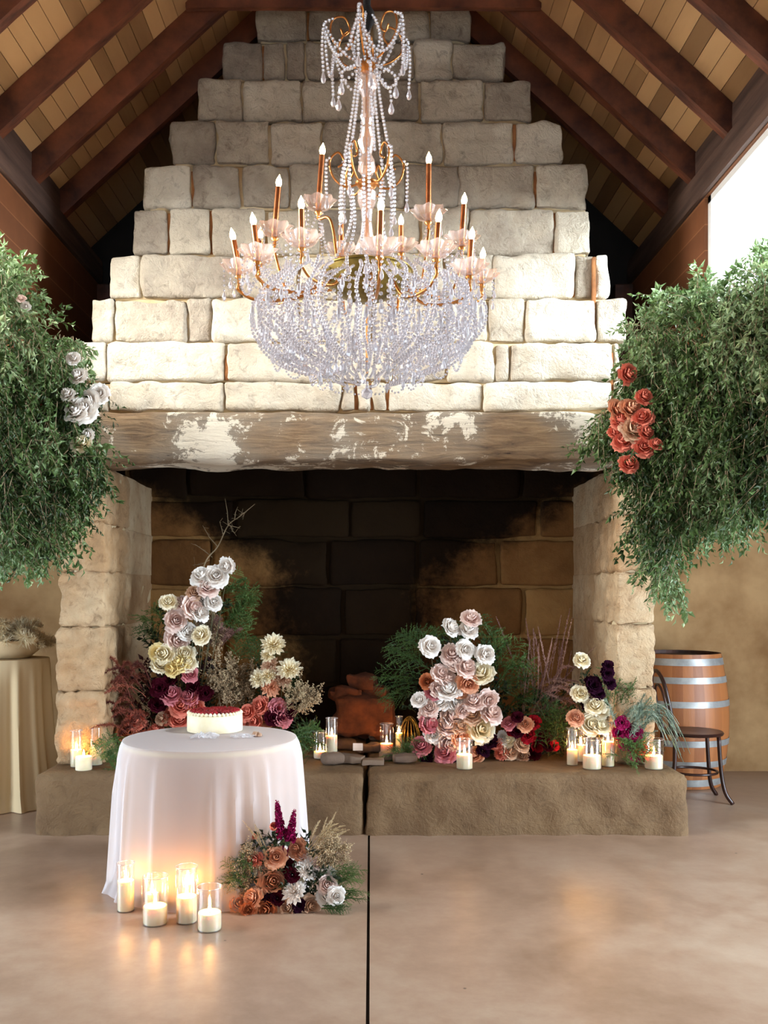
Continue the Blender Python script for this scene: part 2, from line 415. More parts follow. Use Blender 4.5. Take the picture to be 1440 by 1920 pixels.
    struct(m.build('ceiling_'+side, M['boards']))
    # rafters
    names = ['nearest', 'second', 'third', 'fourth', 'fifth']
    KR = 1750*(ZR-EYE)
    ys = [KR/q for q in (1862, 1682, 1480, 1330, 1220)]
    ords = ['the nearest and highest at the frame edge', 'second from the viewer', 'third from the viewer', 'fourth from the viewer, meeting the collar beam', 'furthest back']
    for i, y in enumerate(ys):
        m = MB(); dd = math.hypot(W+.12, (W+.12)*SL); hw = .038
        P, Fc = rblock(-.0, dd, y-hw, y+hw, 0, .15, .006, .003, .12, 20+i)
        X_ = P[:, 0]*ca-P[:, 2]*-sa; Z_ = -P[:, 0]*sa+P[:, 2]*ca
        V = np.stack([sg*(P[:, 0]*ca+P[:, 2]*sa), P[:, 1], ZR-P[:, 0]*sa+P[:, 2]*ca], -1)
        V[:, 0] = sg*np.maximum(sg*V[:, 0], .002)
        m.add(V, Fc[:, ::-1] if sg < 0 else Fc)
        tag(recenter(m.build('roof_rafter', M['rafter'], smooth=False)), 'brown timber rafter on the %s roof slope, %s' % (side, ords[i]), 'rafter', 'roof rafters')
    # blocking boards between rafter feet
    for i in range(len(ys)-1):
        a, b = ys[i+1], ys[i]
        lo, hi = min(a, b)+.04, max(a, b)-.04
        m = MB(); m.add(*rblock(min(sg*(W-.0), sg*(W+.04)), max(sg*(W-.0), sg*(W+.04)), lo, hi, 4.03, 4.2, .004, .002, .12, i))
        tag(recenter(m.build('blocking_board', M['plate'])), 'short dark board on the %s wall beam between the %s rafter feet' % (side, ['two nearest', 'second and third', 'third and fourth', 'two furthest'][i]), 'board', 'short boards between the rafter feet')
m = MB(); yc = KR/1330-.06
m.add(*rblock(-1.12, 1.12, yc-.035, yc+.01, 5.09, 5.26, .006, .004, .1, 77))
tag(recenter(m.build('collar_beam', M['rafter'])), 'horizontal brown collar beam crossing in front of the chimney top', 'beam')
for sg, side in ((-1, 'left'), (1, 'right')):
    m = MB(); m.add(*rblock(sg*2.0-.07, sg*2.0+.07, 7.2, 7.36, 2.52, 3.8, .01, .004, .12, 9))
    tag(recenter(m.build('corner_post', M['wood_dark'])), 'dark timber post in the back %s corner behind the fireplace' % side, 'post')

for o_ in set(bpy.data.objects)-ROOM0:
    if o_.parent is None: o_.location.x -= .045
# ================================================================== THE FIREPLACE
fp = thing('stone_fireplace', 'large stepped sandstone fireplace with a timber mantel and a sooty hearth', 'fireplace', (-.07, 6.2, 0))
# --- chimney breast: courses from the mantel upwards (top, bottom, joints in frame pixels)
courses = [
 (716, 772, [150, 205, 420, 640, 668, 696, 728, 905, 1150, 1166], 5.72),
 (642, 716, [150, 200, 424, 640, 736, 838, 928, 955, 1148, 1166], 5.72),
 (560, 642, [170, 213, 350, 398, 560, 700, 830, 915, 985, 1118, 1176], 5.74),
 (478, 560, [204, 266, 456, 560, 700, 832, 925, 1076, 1114, 1142], 5.79),
 (391, 478, [249, 316, 396, 500, 600, 700, 790, 880, 1040, 1109], 5.85),
 (309, 391, [268, 361, 452, 542, 660, 760, 860, 1004, 1097], 5.91),
 (228, 309, [318, 405, 507, 606, 720, 831, 965, 1057], 5.98),
 (150, 228, [370, 456, 567, 690, 787, 907, 999], 6.05),
 (78, 150, [415, 492, 535, 573, 640, 710, 778, 847, 946], 6.12),
 (18, 78, [478, 578, 700, 804, 882], 6.19),
 (-60, 18, [500, 600, 720, 860], 6.24),
]
m = MB(); mm = MB(); sd = 100
for top, bot, js, D in courses:
    zt, zb = EYE-(top-HY)*D/F, EYE-(bot-HY)*D/F
    xs = [(j-VX)*D/F for j in js]
    mm.add(*rblock(xs[0]+.03, xs[-1]-.03, D+.019, 7.15, zb-.002, zt-.003, .012, .006, .08, sd), tint=.5)
    n = len(xs)-1
    for i in range(n):
        sd += 1; g = .005
        pop = rnd.uniform(-.02, -.002)
        dz = rnd.uniform(-.012, .012) if i in (0, n-1) else rnd.uniform(-.006, .006)
        dep = 7.0 if i in (0, n-1) else D+.3
        V, Fc = rblock(xs[i]+g, xs[i+1]-g, D+pop, dep, zb+g*.8, zt-g*.8+dz, .02, .015, .03, sd, 9, amp2=.008)
        cxy = V.mean(0); an = rnd.uniform(-.015, .015); dx = V[:, 0]-cxy[0]; V[:, 2] += dx*an
        m.add(V, Fc, rnd.random()*.75+(.25 if bot > 478 else 0))  # lower courses tinted paler: some window brightness is put into the stone colour
# thin slots and a stray niche: long dark raking lines left in the joints
for x_, y0_, y1_, w_, D_ in [(400, 604, 641, 6, 5.74), (668, 718, 768, 7, 5.72), (696, 718, 768, 8, 5.72), (728, 718, 768, 10, 5.72), (396, 394, 476, 7, 5.85), (1040, 398, 476, 9, 5.85), (316, 398, 470, 6, 5.85), (1076, 482, 556, 6, 5.79), (1115, 480, 640, 7, 5.74), (1148, 660, 765, 7, 5.72), (361, 320, 385, 6, 5.91), (1004, 320, 388, 6, 5.91), (965, 232, 300, 6, 5.98), (493, 84, 148, 5, 6.12), (424, 664, 712, 6, 5.72), (578, 22, 74, 5, 6.19)]:
    p0, p1 = at(x_-w_/2, y1_, D_), at(x_+w_/2, y0_, D_); mm.add(*rblock(p0.x, p1.x, D_+.010, D_+.04, p0.z, p1.z, .004, .002, .03, int(x_)), mi=1)
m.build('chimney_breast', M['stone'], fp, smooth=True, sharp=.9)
mm.build('mortar_core', [M['mortar'], M['raked']], fp, smooth=True, sharp=.9)
# --- piers: quoins of rough-faced stone
D = 5.72
def pier(name, inner_px, outs, seed):
    m = MB()
    for k, (t, b, o) in enumerate(outs):
        zt, zb = EYE-(t-HY)*D/F, EYE-(b-HY)*D/F
        if k == len(outs)-1: zb = .362
        xa, xb = sorted(((inner_px-VX)*D/F, (o-VX)*D/F)); sg = 1 if o > inner_px else -1
        # quoin with a heavily chiselled face and a smoother block forming the cheek behind it
        V, Fc = rblock(xa, xb, D+rnd.uniform(-.015, .01), D+.62, zb+.003, zt-.003, .022, .02, .026, seed+k, 13, amp2=.008)
        m.add(V, Fc, .3+.4*rnd.random())
        xi = (inner_px-VX)*D/F
        V, Fc = rblock(min(xi+sg*.012, xi+sg*.25), max(xi+sg*.012, xi+sg*.25), D+.56, 7.1, zb-.002, zt+.002, .006, .004, .06, seed+40+k, 5, amp2=.006)
        m.add(V, Fc, .3+.4*rnd.random())
    # mortar backing
    xi = (inner_px-VX)*D/F; xo = (outs[0][2]-VX)*D/F; sg = 1 if xo > xi else -1
    m.add(*rblock(min(xi+sg*.02, xi+sg*.2), max(xi+sg*.02, xi+sg*.2), D+.035, 7.08, .37, 2.2, .01, .004, .08, seed), mi=1)
    return m.build(name, [M['pier'], M['mortar']], fp, smooth=True, sharp=.9)
pier('pier', 196, [(872, 982, 118), (982, 1072, 112), (1072, 1176, 108), (1176, 1296, 108), (1296, 1436, 106)], 300)
pier('pier', 1156, [(872, 965, 1196), (965, 1072, 1204), (1072, 1170, 1226), (1170, 1292, 1228), (1292, 1436, 1230)], 400)
# --- firebox back wall
m = MB(); z0 = .36; rows = [(.36, .72), (.72, 1.08), (1.08, 1.46), (1.46, 1.82), (1.82, 2.12), (2.12, 2.42)]
for r_, (a, b) in enumerate(rows):
    x = -1.85-rnd.random()*.3
    while x < 1.8:
        wd = rnd.uniform(.5, .95)
        V, Fc = rblock(max(x, -1.83)+.014, min(x+wd, 1.74)-.014, 7.0+rnd.uniform(-.02, .012), 7.2, a+.014, b-.014, .02, .012, .05, sd, 7, amp2=.016) if min(x+wd, 1.74)-max(x, -1.83) > .1 else (None, None)
        sd += 1; x += wd
        if V is not None: m.add(V, Fc, rnd.random())
m.add(*box(-1.85, 1.72, 7.035, 7.3, .3, 2.45), tint=.9)
m.build('firebox_back', M['soot'], fp, smooth=True, sharp=.9)
m = MB(); m.add(*box(-1.85, 1.72, 5.95, 7.2, 2.44, 2.52), tint=.1); m.build('firebox_throat', M['soot'], fp)
# --- hearth slabs
HD = 5.45
def slab(xa, xb, seed):
    m = MB(); V, Fc = rblock(xa, xb, HD, 7.15, -.06, .36, .04, .014, .04, seed, 9, flat=True, amp2=.018)
    V[:, 2] = np.clip(V[:, 2], 0, .36); m.add(V, Fc, .5); return m.build('hearth_slab', M['slab'], fp, smooth=True, sharp=.9)
slab((65-VX)*HD/F, (684-VX)*HD/F, 500); slab((690-VX)*HD/F, (1287-VX)*HD/F, 501)
# --- mantel beam
m = MB(); V, Fc = rblock((150-VX)*5.56/F, (1178-VX)*5.56/F, 5.56, 5.93, 2.192, 2.497, .03, .012, .035, 600, 5, amp2=.014)
m.add(V, Fc, .5); m.build('mantel_beam', M['mantel'], fp, smooth=True, sharp=.9)

# ================================================================== MATERIALS OF THE OBJECTS
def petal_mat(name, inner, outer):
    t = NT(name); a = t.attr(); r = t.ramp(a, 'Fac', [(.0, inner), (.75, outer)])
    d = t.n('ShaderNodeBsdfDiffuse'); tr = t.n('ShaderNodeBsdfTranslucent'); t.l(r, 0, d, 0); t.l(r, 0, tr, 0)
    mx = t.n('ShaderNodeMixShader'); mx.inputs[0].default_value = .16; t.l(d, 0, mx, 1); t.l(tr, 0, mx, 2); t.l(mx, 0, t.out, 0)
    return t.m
def leaf_mat(name, stops, rough=.45, trans=.25):
    t = NT(name); a = t.attr(); r = t.ramp(a, 'Fac', stops)
    b = t.bsdf((r, 0), rough, 0, .4); tr = t.n('ShaderNodeBsdfTranslucent'); t.l(r, 0, tr, 0)
    mx = t.n('ShaderNodeMixShader'); mx.inputs[0].default_value = trans; t.l(b, 0, mx, 1); t.l(tr, 0, mx, 2); t.l(mx, 0, t.out, 0)
    return t.m
PET = {k: petal_mat('petal_'+k, a, b) for k, a, b in [
    ('white', 'e0cdbd', 'f4f0ea'), ('blush', 'd3a597', 'ecd6cb'), ('cream', 'e2c98c', 'f3ead0'), ('yellow', 'd9b458', 'efdca0'),
    ('peach', 'c47a58', 'e6ae8c'), ('coral', 'bb4a3c', 'e48a74'), ('pink', 'a94a52', 'd0848a'), ('rust', '8e3a1e', 'c67a52'),
    ('red', '5a0a10', '9c1a26'), ('burgundy', '1e050b', '40101c'), ('tan', 'b98463', 'ddbb9e'), ('magenta', '5a0c30', '9a2054'), ('plum', '14060e', '2a1020')]}
LF = {'garland': leaf_mat('garland_leaf', [(0, '1a2a0f'), (.35, '3c5428'), (.6, '627c46'), (.85, '94aa80'), (1, 'b0c48e')]),
      'dark': leaf_mat('dark_leaf', [(0, '14200f'), (.5, '2c3f20'), (1, '4c5f35')]),
      'fern': leaf_mat('fern_green', [(0, '2a4420'), (.5, '4a6b34'), (1, '7c9a58')]),
      'burgundy': leaf_mat('burgundy_leaf', [(0, '1d0a0c'), (.5, '421a1c'), (1, '6a2c28')]),
      'redgrass': leaf_mat('red_brown_grass', [(0, '4c221c'), (.5, '7e3e30'), (1, 'a8634c')], .8, .3),
      'dry': leaf_mat('dried_flower', [(0, '7d684c'), (.5, 'a89070'), (1, 'cdb892')], .8, .3),
      'mauve': leaf_mat('mauve_grass', [(0, '6a4a48'), (.5, '9c766e'), (1, 'cba89a')], .8, .3),
      'pampas': leaf_mat('pampas_plume', [(0, 'b8a078'), (.5, 'd6c39c'), (1, 'ece0c2')], .9, .35),
      'silver': leaf_mat('silver_green', [(0, '5c7060'), (.5, '8a9c88'), (1, 'b6c4b0')], .6, .25)}
M['stem'] = plain('green_brown_stem', '3b3a20', '5c5432', 10, .7)
M['twig'] = plain('bare_twig', '6a5a40', '9a876a', 10, .8)
M['glass'] = mix_shader('clear_glass', [('Transparent', 'ffffff', 0, .86), ('Glossy', 'ffffff', .03, .14)])
M['crystal'] = mix_shader('cut_crystal', [('Transparent', 'ecebf2', 0, .30), ('Glossy', 'ffffff', .08, .42), ('Translucent', 'faf8fc', 0, .15), ('Diffuse', 'f6f5f8', 0, .13)])
M['dish'] = mix_shader('crystal_dish', [('Transparent', 'fff6f2', 0, .55), ('Glossy', 'ffffff', .1, .25), ('Translucent', 'fff0ea', 0, .2)])
M['gold'] = plain('antique_gold', 'a5672c', 'd4965a', 20, .3, metal=.9)
M['copper'] = plain('copper_candle_tube', '9a5a34', 'b8764a', 20, .28, metal=.85)
M['bowl'] = plain('olive_bronze', '6b5a26', '9a8440', 20, .4, metal=.7)
M['bulb'] = emit('lit_bulb', 'ffc98a', 60)
M['flame'] = emit('candle_flame', 'ffb868', 330)
def wax():
    t = NT('ivory_wax'); b = t.bsdf('f7e6c4', .5, 0, .4); b.inputs['Subsurface Weight'].default_value = .6
    b.inputs['Subsurface Radius'].default_value = (.04, .02, .01); b.inputs['Subsurface Scale'].default_value = .5; return t.m
M['wax'] = wax()
M['wick'] = plain('burnt_wick', '1a120c', '1a120c', 5, .9)
def sheer():
    t = NT('sheer_white_voile'); lw = t.n('ShaderNodeLayerWeight'); lw.inputs[0].default_value = .35
    r = t.ramp(lw, 'Facing', [(.1, (.40, .40, .40)), (.8, (.92, .92, .92))])
    d = t.n('ShaderNodeBsdfDiffuse'); d.inputs[0].default_value = lin('f2f2f8'); tr = t.n('ShaderNodeBsdfTranslucent'); tr.inputs[0].default_value = lin('f6f4f4')
    m1 = t.n('ShaderNodeMixShader'); m1.inputs[0].default_value = .5; t.l(d, 0, m1, 1); t.l(tr, 0, m1, 2)
    tp = t.n('ShaderNodeBsdfTransparent'); m2 = t.n('ShaderNodeMixShader'); t.l(r, 0, m2, 0); t.l(tp, 0, m2, 1); t.l(m1, 0, m2, 2); t.l(m2, 0, t.out, 0)
    return t.m
M['sheer'] = sheer()
M['lining'] = mix_shader('ivory_under_cloth', [('Diffuse', 'c9a88e', 0, .75), ('Translucent', 'e0b898', 0, .25)])
M['linen'] = mix_shader('cream_linen', [('Diffuse', 'dcc49c', 0, .8), ('Translucent', 'dcc49c', 0, .2)])
M['sponge'] = plain('cream_icing', 'eadcb4', 'f2e8cc', 12, .6, bump=.1)
M['berry'] = plain('red_glazed_berries', '6e0d14', 'a51c26', 30, .3)
M['oak'] = plain('oak_staves', '8a5028', 'a8693a', 5, .5, bump=.15, bscale=30, stretch=(3, 3, .3), tint=True)
M['hoop'] = plain('galvanised_hoop', '8c8c8a', 'b4b4b0', 8, .45, metal=.4)
M['bent'] = plain('dark_bentwood', '241310', '3c2018', 8, .3)
M['clay'] = plain('orange_brown_stone', '4c2614', '7c4222', 8, .9, bump=.5, bscale=25)
M['rubble'] = plain('dusky_rubble', '4c3a34', '75604e', 8, .9, bump=.5, bscale=25, tint=True)
M['card'] = plain('white_card', 'e4e2e0', 'eeeeea', 4, .7)
M['wire'] = plain('gold_wire', '9a7838', 'c8a458', 20, .35, metal=.9)
M['rope'] = plain('black_cable_sleeve', '0c0a0a', '181414', 20, .9)

# ================================================================== PLANT BUILDERS
def unit(v): v = np.asarray(v, float); return v/max(np.linalg.norm(v), 1e-9)
def leaves(mb, P, Dr, L, Wd, tint, fold=.25, arch=.12, up=None):
    P = np.asarray(P, float); n = len(P); Dr = Dr/np.linalg.norm(Dr, axis=1, keepdims=True)
    up = rg.normal(size=(n, 3)) if up is None else up
    S = np.cross(Dr, up); S /= np.maximum(np.linalg.norm(S, axis=1, keepdims=True), 1e-9); N = np.cross(S, Dr)
    L = np.broadcast_to(L, (n,))[:, None]; Wd = np.broadcast_to(Wd, (n,))[:, None]
    base = P; mid = P+Dr*L*.45+N*L*arch; tip = P+Dr*L-N*L*arch*.6
    l = mid+S*Wd*.5+N*Wd*fold; r = mid-S*Wd*.5+N*Wd*fold
    V = np.stack([base, l, mid, r, tip], 1).reshape(-1, 3); i = np.arange(n)[:, None]*5
    Fc = np.concatenate([i+[0, 2, 1], i+[0, 3, 2], i+[1, 2, 4], i+[2, 3, 4]])
    mb.add(V, Fc, np.repeat(np.broadcast_to(tint, (n,)), 5))
def arc(p0, d, L, droop, n=9):
    d = unit(d); t = np.linspace(0, 1, n)[:, None]; p = np.asarray(p0, float)+d*L*t
    p[:, 2] -= (droop*L*t[:, 0]**2); return p
def sprig(mb, p0, d, L, nl, ll, lw, droop=.4, tint=.5, stem=None, sp=.9, hang=.5):
    pts = arc(p0, d, L, droop, 7); T = np.gradient(pts, axis=0)
    k = np.linspace(.12, 1, nl); idx = k*6; lo = np.minimum(idx.astype(int), 5); fr = (idx-lo)[:, None]
    P = pts[lo]*(1-fr)+pts[lo+1]*fr; Tt = T[lo]/np.linalg.norm(T[lo], axis=1, keepdims=True)
    R = rg.normal(size=(nl, 3)); R -= Tt*(R*Tt).sum(1, keepdims=True); R /= np.linalg.norm(R, axis=1, keepdims=True)
    Dr = Tt*.7+R*sp; Dr[:, 2] -= hang
    leaves(mb, P, Dr, ll*rg.uniform(.6, 1.15, nl), lw*rg.uniform(.7, 1.15, nl), np.clip(tint+rg.normal(0, .1, nl), 0, 1))
    if stem is not None: stem.add(*tube(pts, np.linspace(.0022, .0008, 7), 3, False), tint)
def fern(mb, p0, d, L, wid=.12, droop=.35, tint=.5, nb=16, nn=13, thick=.0011):
    pts = arc(p0, d, L, droop, 10); T = np.gradient(pts, axis=0); s = unit(np.cross(unit(d), rg.normal(size=3)))
    mb.add(*tube(pts, np.linspace(.002, .0006, 10), 3, False), tint)
    for b in range(nb):
        k = .12+.86*b/(nb-1); f = k*9; lo = min(int(f), 8); p = pts[lo]+(pts[lo+1]-pts[lo])*(f-lo); t = unit(T[lo])
        wl = wid*(math.sin(PI*min(1, k*.9+.12))**.7)*rnd.uniform(.7, 1.1)
        sd = 1 if b % 2 else -1; q = unit(s*sd+t*.8+rg.normal(size=3)*.25); e = np.linspace(.1, 1, nn)[:, None]
        B = p+q*wl*e; B[:, 2] -= .15*wl*e[:, 0]**2
        mb.add(*tube(np.array([p, B[nn//2], B[-1]]), .0007, 3, False), tint)
        R = rg.normal(size=(nn*2, 3))*.8+q; R /= np.linalg.norm(R, axis=1, keepdims=True); BB = np.repeat(B, 2, 0)
        ln = wl*.16*rg.uniform(.6, 1.2, nn*2)[:, None]; S = np.cross(R, rg.normal(size=(nn*2, 3))); S /= np.linalg.norm(S, axis=1, keepdims=True)
        V = np.stack([BB-S*thick, BB+S*thick, BB+R*ln], 1).reshape(-1, 3)
        mb.add(V, np.arange(nn*6).reshape(-1, 3), np.repeat(np.clip(tint+rg.normal(0, .12, nn*2), 0, 1), 3))
def plume(mb, p0, d, L, wid=.02, droop=.3, tint=.5, start=.4, n=150, thick=.0012, sweep=.8):
    pts = arc(p0, d, L, droop, 14); T = np.gradient(pts, axis=0)
    mb.add(*tube(pts, np.linspace(.0022, .0007, 14), 3, False), tint*.8)
    k = rg.uniform(start, 1, n); f = k*13; lo = np.minimum(f.astype(int), 12); fr = (f-lo)[:, None]
    P = pts[lo]*(1-fr)+pts[lo+1]*fr; Tt = T[lo]/np.linalg.norm(T[lo], axis=1, keepdims=True)
    R = rg.normal(size=(n, 3)); R /= np.linalg.norm(R, axis=1, keepdims=True); kk = (k-start)/(1-start)
    Dr = Tt*sweep+R; Dr /= np.linalg.norm(Dr, axis=1, keepdims=True)
    ln = (wid*(np.sin(PI*np.clip(kk*.85+.12, 0, 1))+.15)*rg.uniform(.7, 1.4, n))[:, None]
    S = np.cross(Dr, rg.normal(size=(n, 3))); S /= np.linalg.norm(S, axis=1, keepdims=True)
    V = np.stack([P-S*thick, P+S*thick, P+Dr*ln], 1).reshape(-1, 3)
    mb.add(V, np.arange(n*3).reshape(-1, 3), np.repeat(np.clip(tint+rg.normal(0, .15, n), 0, 1), 3))
OCT = np.array([[1, 0, 0], [-1, 0, 0], [0, 1, 0], [0, -1, 0], [0, 0, 1], [0, 0, -1]], float)
OCF = np.array([[0, 2, 4], [2, 1, 4], [1, 3, 4], [3, 0, 4], [2, 0, 5], [1, 2, 5], [3, 1, 5], [0, 3, 5]])
_g = (1+5**.5)/2
ICO = np.array([[-1, _g, 0], [1, _g, 0], [-1, -_g, 0], [1, -_g, 0], [0, -1, _g], [0, 1, _g], [0, -1, -_g], [0, 1, -_g], [_g, 0, -1], [_g, 0, 1], [-_g, 0, -1], [-_g, 0, 1]])/1.902
ICF = np.array([[0, 11, 5], [0, 5, 1], [0, 1, 7], [0, 7, 10], [0, 10, 11], [1, 5, 9], [5, 11, 4], [11, 10, 2], [10, 7, 6], [7, 1, 8], [3, 9, 4], [3, 4, 2], [3, 2, 6], [3, 6, 8], [3, 8, 9], [4, 9, 5], [2, 4, 11], [6, 2, 10], [8, 6, 7], [9, 8, 1]])
def dots(mb, P, r, tint=.5, ico=False, sc=(1, 1, 1)):
    P = np.asarray(P, float); n = len(P); B, Fc = (ICO, ICF) if ico else (OCT, OCF); r = np.broadcast_to(r, (n,))
    V = (P[:, None]+B[None]*np.array(sc)*r[:, None, None]).reshape(-1, 3)
    mb.add(V, (Fc[None]+np.arange(n)[:, None, None]*len(B)).reshape(-1, 3), np.repeat(np.broadcast_to(tint, (n,)), len(B)))
def spray(mb, p0, d, L, nb=9, spread=.45, bud=.0035, tint=.5, droop=.1, per=9):
    pts = arc(p0, d, L, droop, 6); mb.add(*tube(pts, np.linspace(.0018, .0007, 6), 3, False), tint*.6)
    for b in range(nb):
        k = rnd.uniform(.3, 1); p = pts[min(5, int(k*5))]; q = unit(unit(d)+rg.normal(size=3)*spread*1.3); l = L*rnd.uniform(.18, .4)
        e = p+q*l; mb.add(*tube(np.array([p, (p+e)/2+rg.normal(size=3)*.004, e]), .0006, 3, False), tint*.6)
        t = rg.uniform(.35, 1.05, per)[:, None]; dots(mb, p+q*l*t+rg.normal(size=(per, 3))*.006, bud*rg.uniform(.6, 1.3, per), np.clip(tint+rg.normal(0, .15, per), 0, 1))

def flower_mesh(kind, seed):
    r_ = np.random.default_rng(seed); mb = MB()
    if kind == 'rose':
        rings = [(3, .04, .17, -.1, .80, 1.25, -.10, 4), (4, .05, .32, -.15, .78, 1.0, -.08, 4), (5, .06, .48, -.2, .70, .82, -.02, 4), (6, .07, .64, -.25, .58, .68, .08, 4), (7, .08, .78, -.28, .38, .60, .17, 4), (8, .09, .88, -.3, .10, .52, .20, 4)]
        nv, nu = 6, 5
    elif kind == 'dahlia':
        rings = [(6, .03, .22, 0, .45, .5, 0, 1), (9, .05, .42, -.05, .45, .38, .02, 1), (12, .06, .62, -.08, .38, .30, .05, 1), (14, .07, .82, -.1, .22, .26, .06, 1), (16, .08, 1.0, -.12, .04, .22, .05, 1)]
        nv, nu = 5, 3
    elif kind == 'carnation':
        rings = [(5, .05, .25, -.1, .5, .8, .05, 2), (7, .05, .45, -.15, .5, .6, .1, 2), (8, .05, .65, -.2, .42, .55, .12, 2), (9, .05, .85, -.2, .25, .5, .12, 2)]
        nv, nu = 5, 5
    elif kind == 'bloom':
        rings = [(3, .05, .25, 0, .4, .9, .0, 0), (5, .05, .6, -.1, .3, .62, .12, 0), (6, .06, .85, -.15, .16, .6, .14, 0)]
        nv, nu = 5, 5
    else:  # tulip
        rings = [(3, .25, .35, -.6, .85, 1.1, -.05, 3), (3, .3, .48, -.6, .8, 1.1, -.04, 3)]
        nv, nu = 7, 5
    v = np.linspace(0, 1, nv); u = np.linspace(-1, 1, nu); U, Vv = np.meshgrid(u, v, indexing='ij')
    i = np.arange(nu-1)[:, None]*nv; j = np.arange(nv-1)[None]; Q = np.stack([i+j, i+j+1, i+nv+j+1, i+nv+j], -1).reshape(-1, 4)
    nr = len(rings)
    for k, (n, rb, rt, hb, ht, half, curl, pt) in enumerate(rings):
        ph = r_.uniform(0, 6.28)
        for q in range(n):
            th = ph+2*PI*q/n+r_.normal(0, .08); rt2 = rt*r_.uniform(.88, 1.12); ht2 = ht+.10*r_.uniform(-1, 1)
            if pt == 1: wv = np.sin(PI*(.1+.9*np.minimum(Vv, .999)))**.8*1.0+.02
            elif pt == 3: wv = np.sin(PI*(.2+.72*Vv))**.6
            else: wv = np.sin(PI*(.14+.70*Vv))**.55
            R = rb+(rt2-rb)*((1-(1-Vv)**2.2) if pt == 4 else Vv**.62)+curl*Vv**4
            if pt == 3: R = rb*.3+(rt2)*np.sin(PI*(.08+.62*Vv))
            Z = hb+(ht2-hb)*Vv**1.15-curl*.8*Vv**5-.10*U**2*Vv*(1 if pt != 1 else -.4)
            if pt == 4: R = R*(1+.05*np.sin(U*5+q*2.1)*Vv**3)+.03*np.abs(U)**3*Vv; Z = Z+.05*np.sin(U*6+q*1.7)*Vv**3
            if pt == 1: R = R-.03*U**2*0; Z = Z+.05*U**2
            if pt == 2: Z = Z+.06*np.sin(U*9+q)*Vv**3; R = R+.04*np.cos(U*8+q)*Vv**3
            A = th+U*half*wv+.04*np.sin(Vv*6+q)
            P = np.stack([R*np.cos(A), R*np.sin(A), Z], -1).reshape(-1, 3); P += r_.normal(0, .008, P.shape)
            mb.add(P, Q, np.clip(.30*(k+.5)/nr+.8*Vv.reshape(-1)**1.5-.05, 0, 1))  # petals deepen in colour at the base; crevice shade is tinted in too
    return mb
FM = {}
def flower(kind, colour, pos, diam, parent, axis=None, label=None, name=None):
    key = (kind, colour, rnd.randrange(3))
    nm = name or {'rose': 'rose', 'dahlia': 'dahlia', 'carnation': 'carnation', 'bloom': 'open_bloom', 'tulip': 'tulip'}[kind]
    if key not in FM:
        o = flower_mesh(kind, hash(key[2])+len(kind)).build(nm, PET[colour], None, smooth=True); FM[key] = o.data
        bpy.data.objects.remove(o)
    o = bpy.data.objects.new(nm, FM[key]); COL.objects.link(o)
    if axis is None: axis = Vector((rnd.gauss(0, .35), -1, .45+rnd.gauss(0, .3)))
    q = Vector(axis).normalized().to_track_quat('Z', 'Y') @ Quaternion((0, 0, 1), rnd.uniform(0, 6.28))
    o.parent = parent; o.location = Vector(pos)-Vector(WORLDPOS[parent.name]) if parent else Vector(pos)
    o.rotation_mode = 'QUATERNION'; o.rotation_quaternion = q
    s = diam/2*rnd.uniform(.97, 1.05); o.scale = (s, s, s*rnd.uniform(.85, 1.05))
    if label: o['label'] = label
    return o
LAB = {'white': 'white', 'blush': 'pale blush', 'cream': 'cream', 'yellow': 'soft yellow', 'peach': 'peach', 'coral': 'coral', 'pink': 'dusty pink', 'rust': 'rust orange',
       'red': 'deep red', 'burgundy': 'burgundy', 'tan': 'tan beige', 'magenta': 'magenta', 'plum': 'dark plum'}
KN = {'r': 'rose', 'd': 'dahlia', 'c': 'carnation', 'b': 'bloom', 't': 'tulip'}
def stems(parent, pts, foot, rad=.0022):
    m = MB()
    for p in pts:
        p = np.array(p); p = p+np.array([0, .045, -.01]); f = np.array(foot)+np.array([0, .06, 0])+np.array([(p[0]-foot[0])*.18, (p[1]-foot[1])*.2, 0]); mid = (p*.55+f*.45); mid[0] += (p[0]-f[0])*.08; mid[2] -= .02
        m.add(*tube(smooth_path([f, mid, p], 6), rad, 4, False))
    return m.build('flower_stems', M['stem'], parent)
def put_flowers(arr, D0, lst, zlo, foot, kz=.10, mag=1.0):
    """lst: (kind, colour, px, py, diameter in px); lower flowers come forward"""
    P = []
    for kd, col, px, py, dm in lst:
        z = EYE-(py-HY)*D0/F; D = D0+kz*(z-zlo)+rnd.uniform(-.03, .03)
        p = at(px, py, D); P.append(p)
        flower(KN[kd], col, p, dm*D/F*1.14*mag, arr, label=LAB[col]+' '+{'r': 'rose', 'd': 'dahlia', 'c': 'carnation', 'b': 'open bloom', 't': 'tulip'}[kd])
    stems(arr, P, foot); return P
def inpoly(x, y, poly):
    c = False; n = len(poly); j = n-1
    for i in range(n):
        if (poly[i][1] > y) != (poly[j][1] > y) and x < (poly[j][0]-poly[i][0])*(y-poly[i][1])/(poly[j][1]-poly[i][1])+poly[i][0]: c = not c
        j = i
    return c
def scatter(poly, n):
    xs = [p[0] for p in poly]; ys = [p[1] for p in poly]; out = []
    while len(out) < n:
        x, y = rnd.uniform(min(xs), max(xs)), rnd.uniform(min(ys), max(ys))
        if inpoly(x, y, poly): out.append((x, y))
    return out

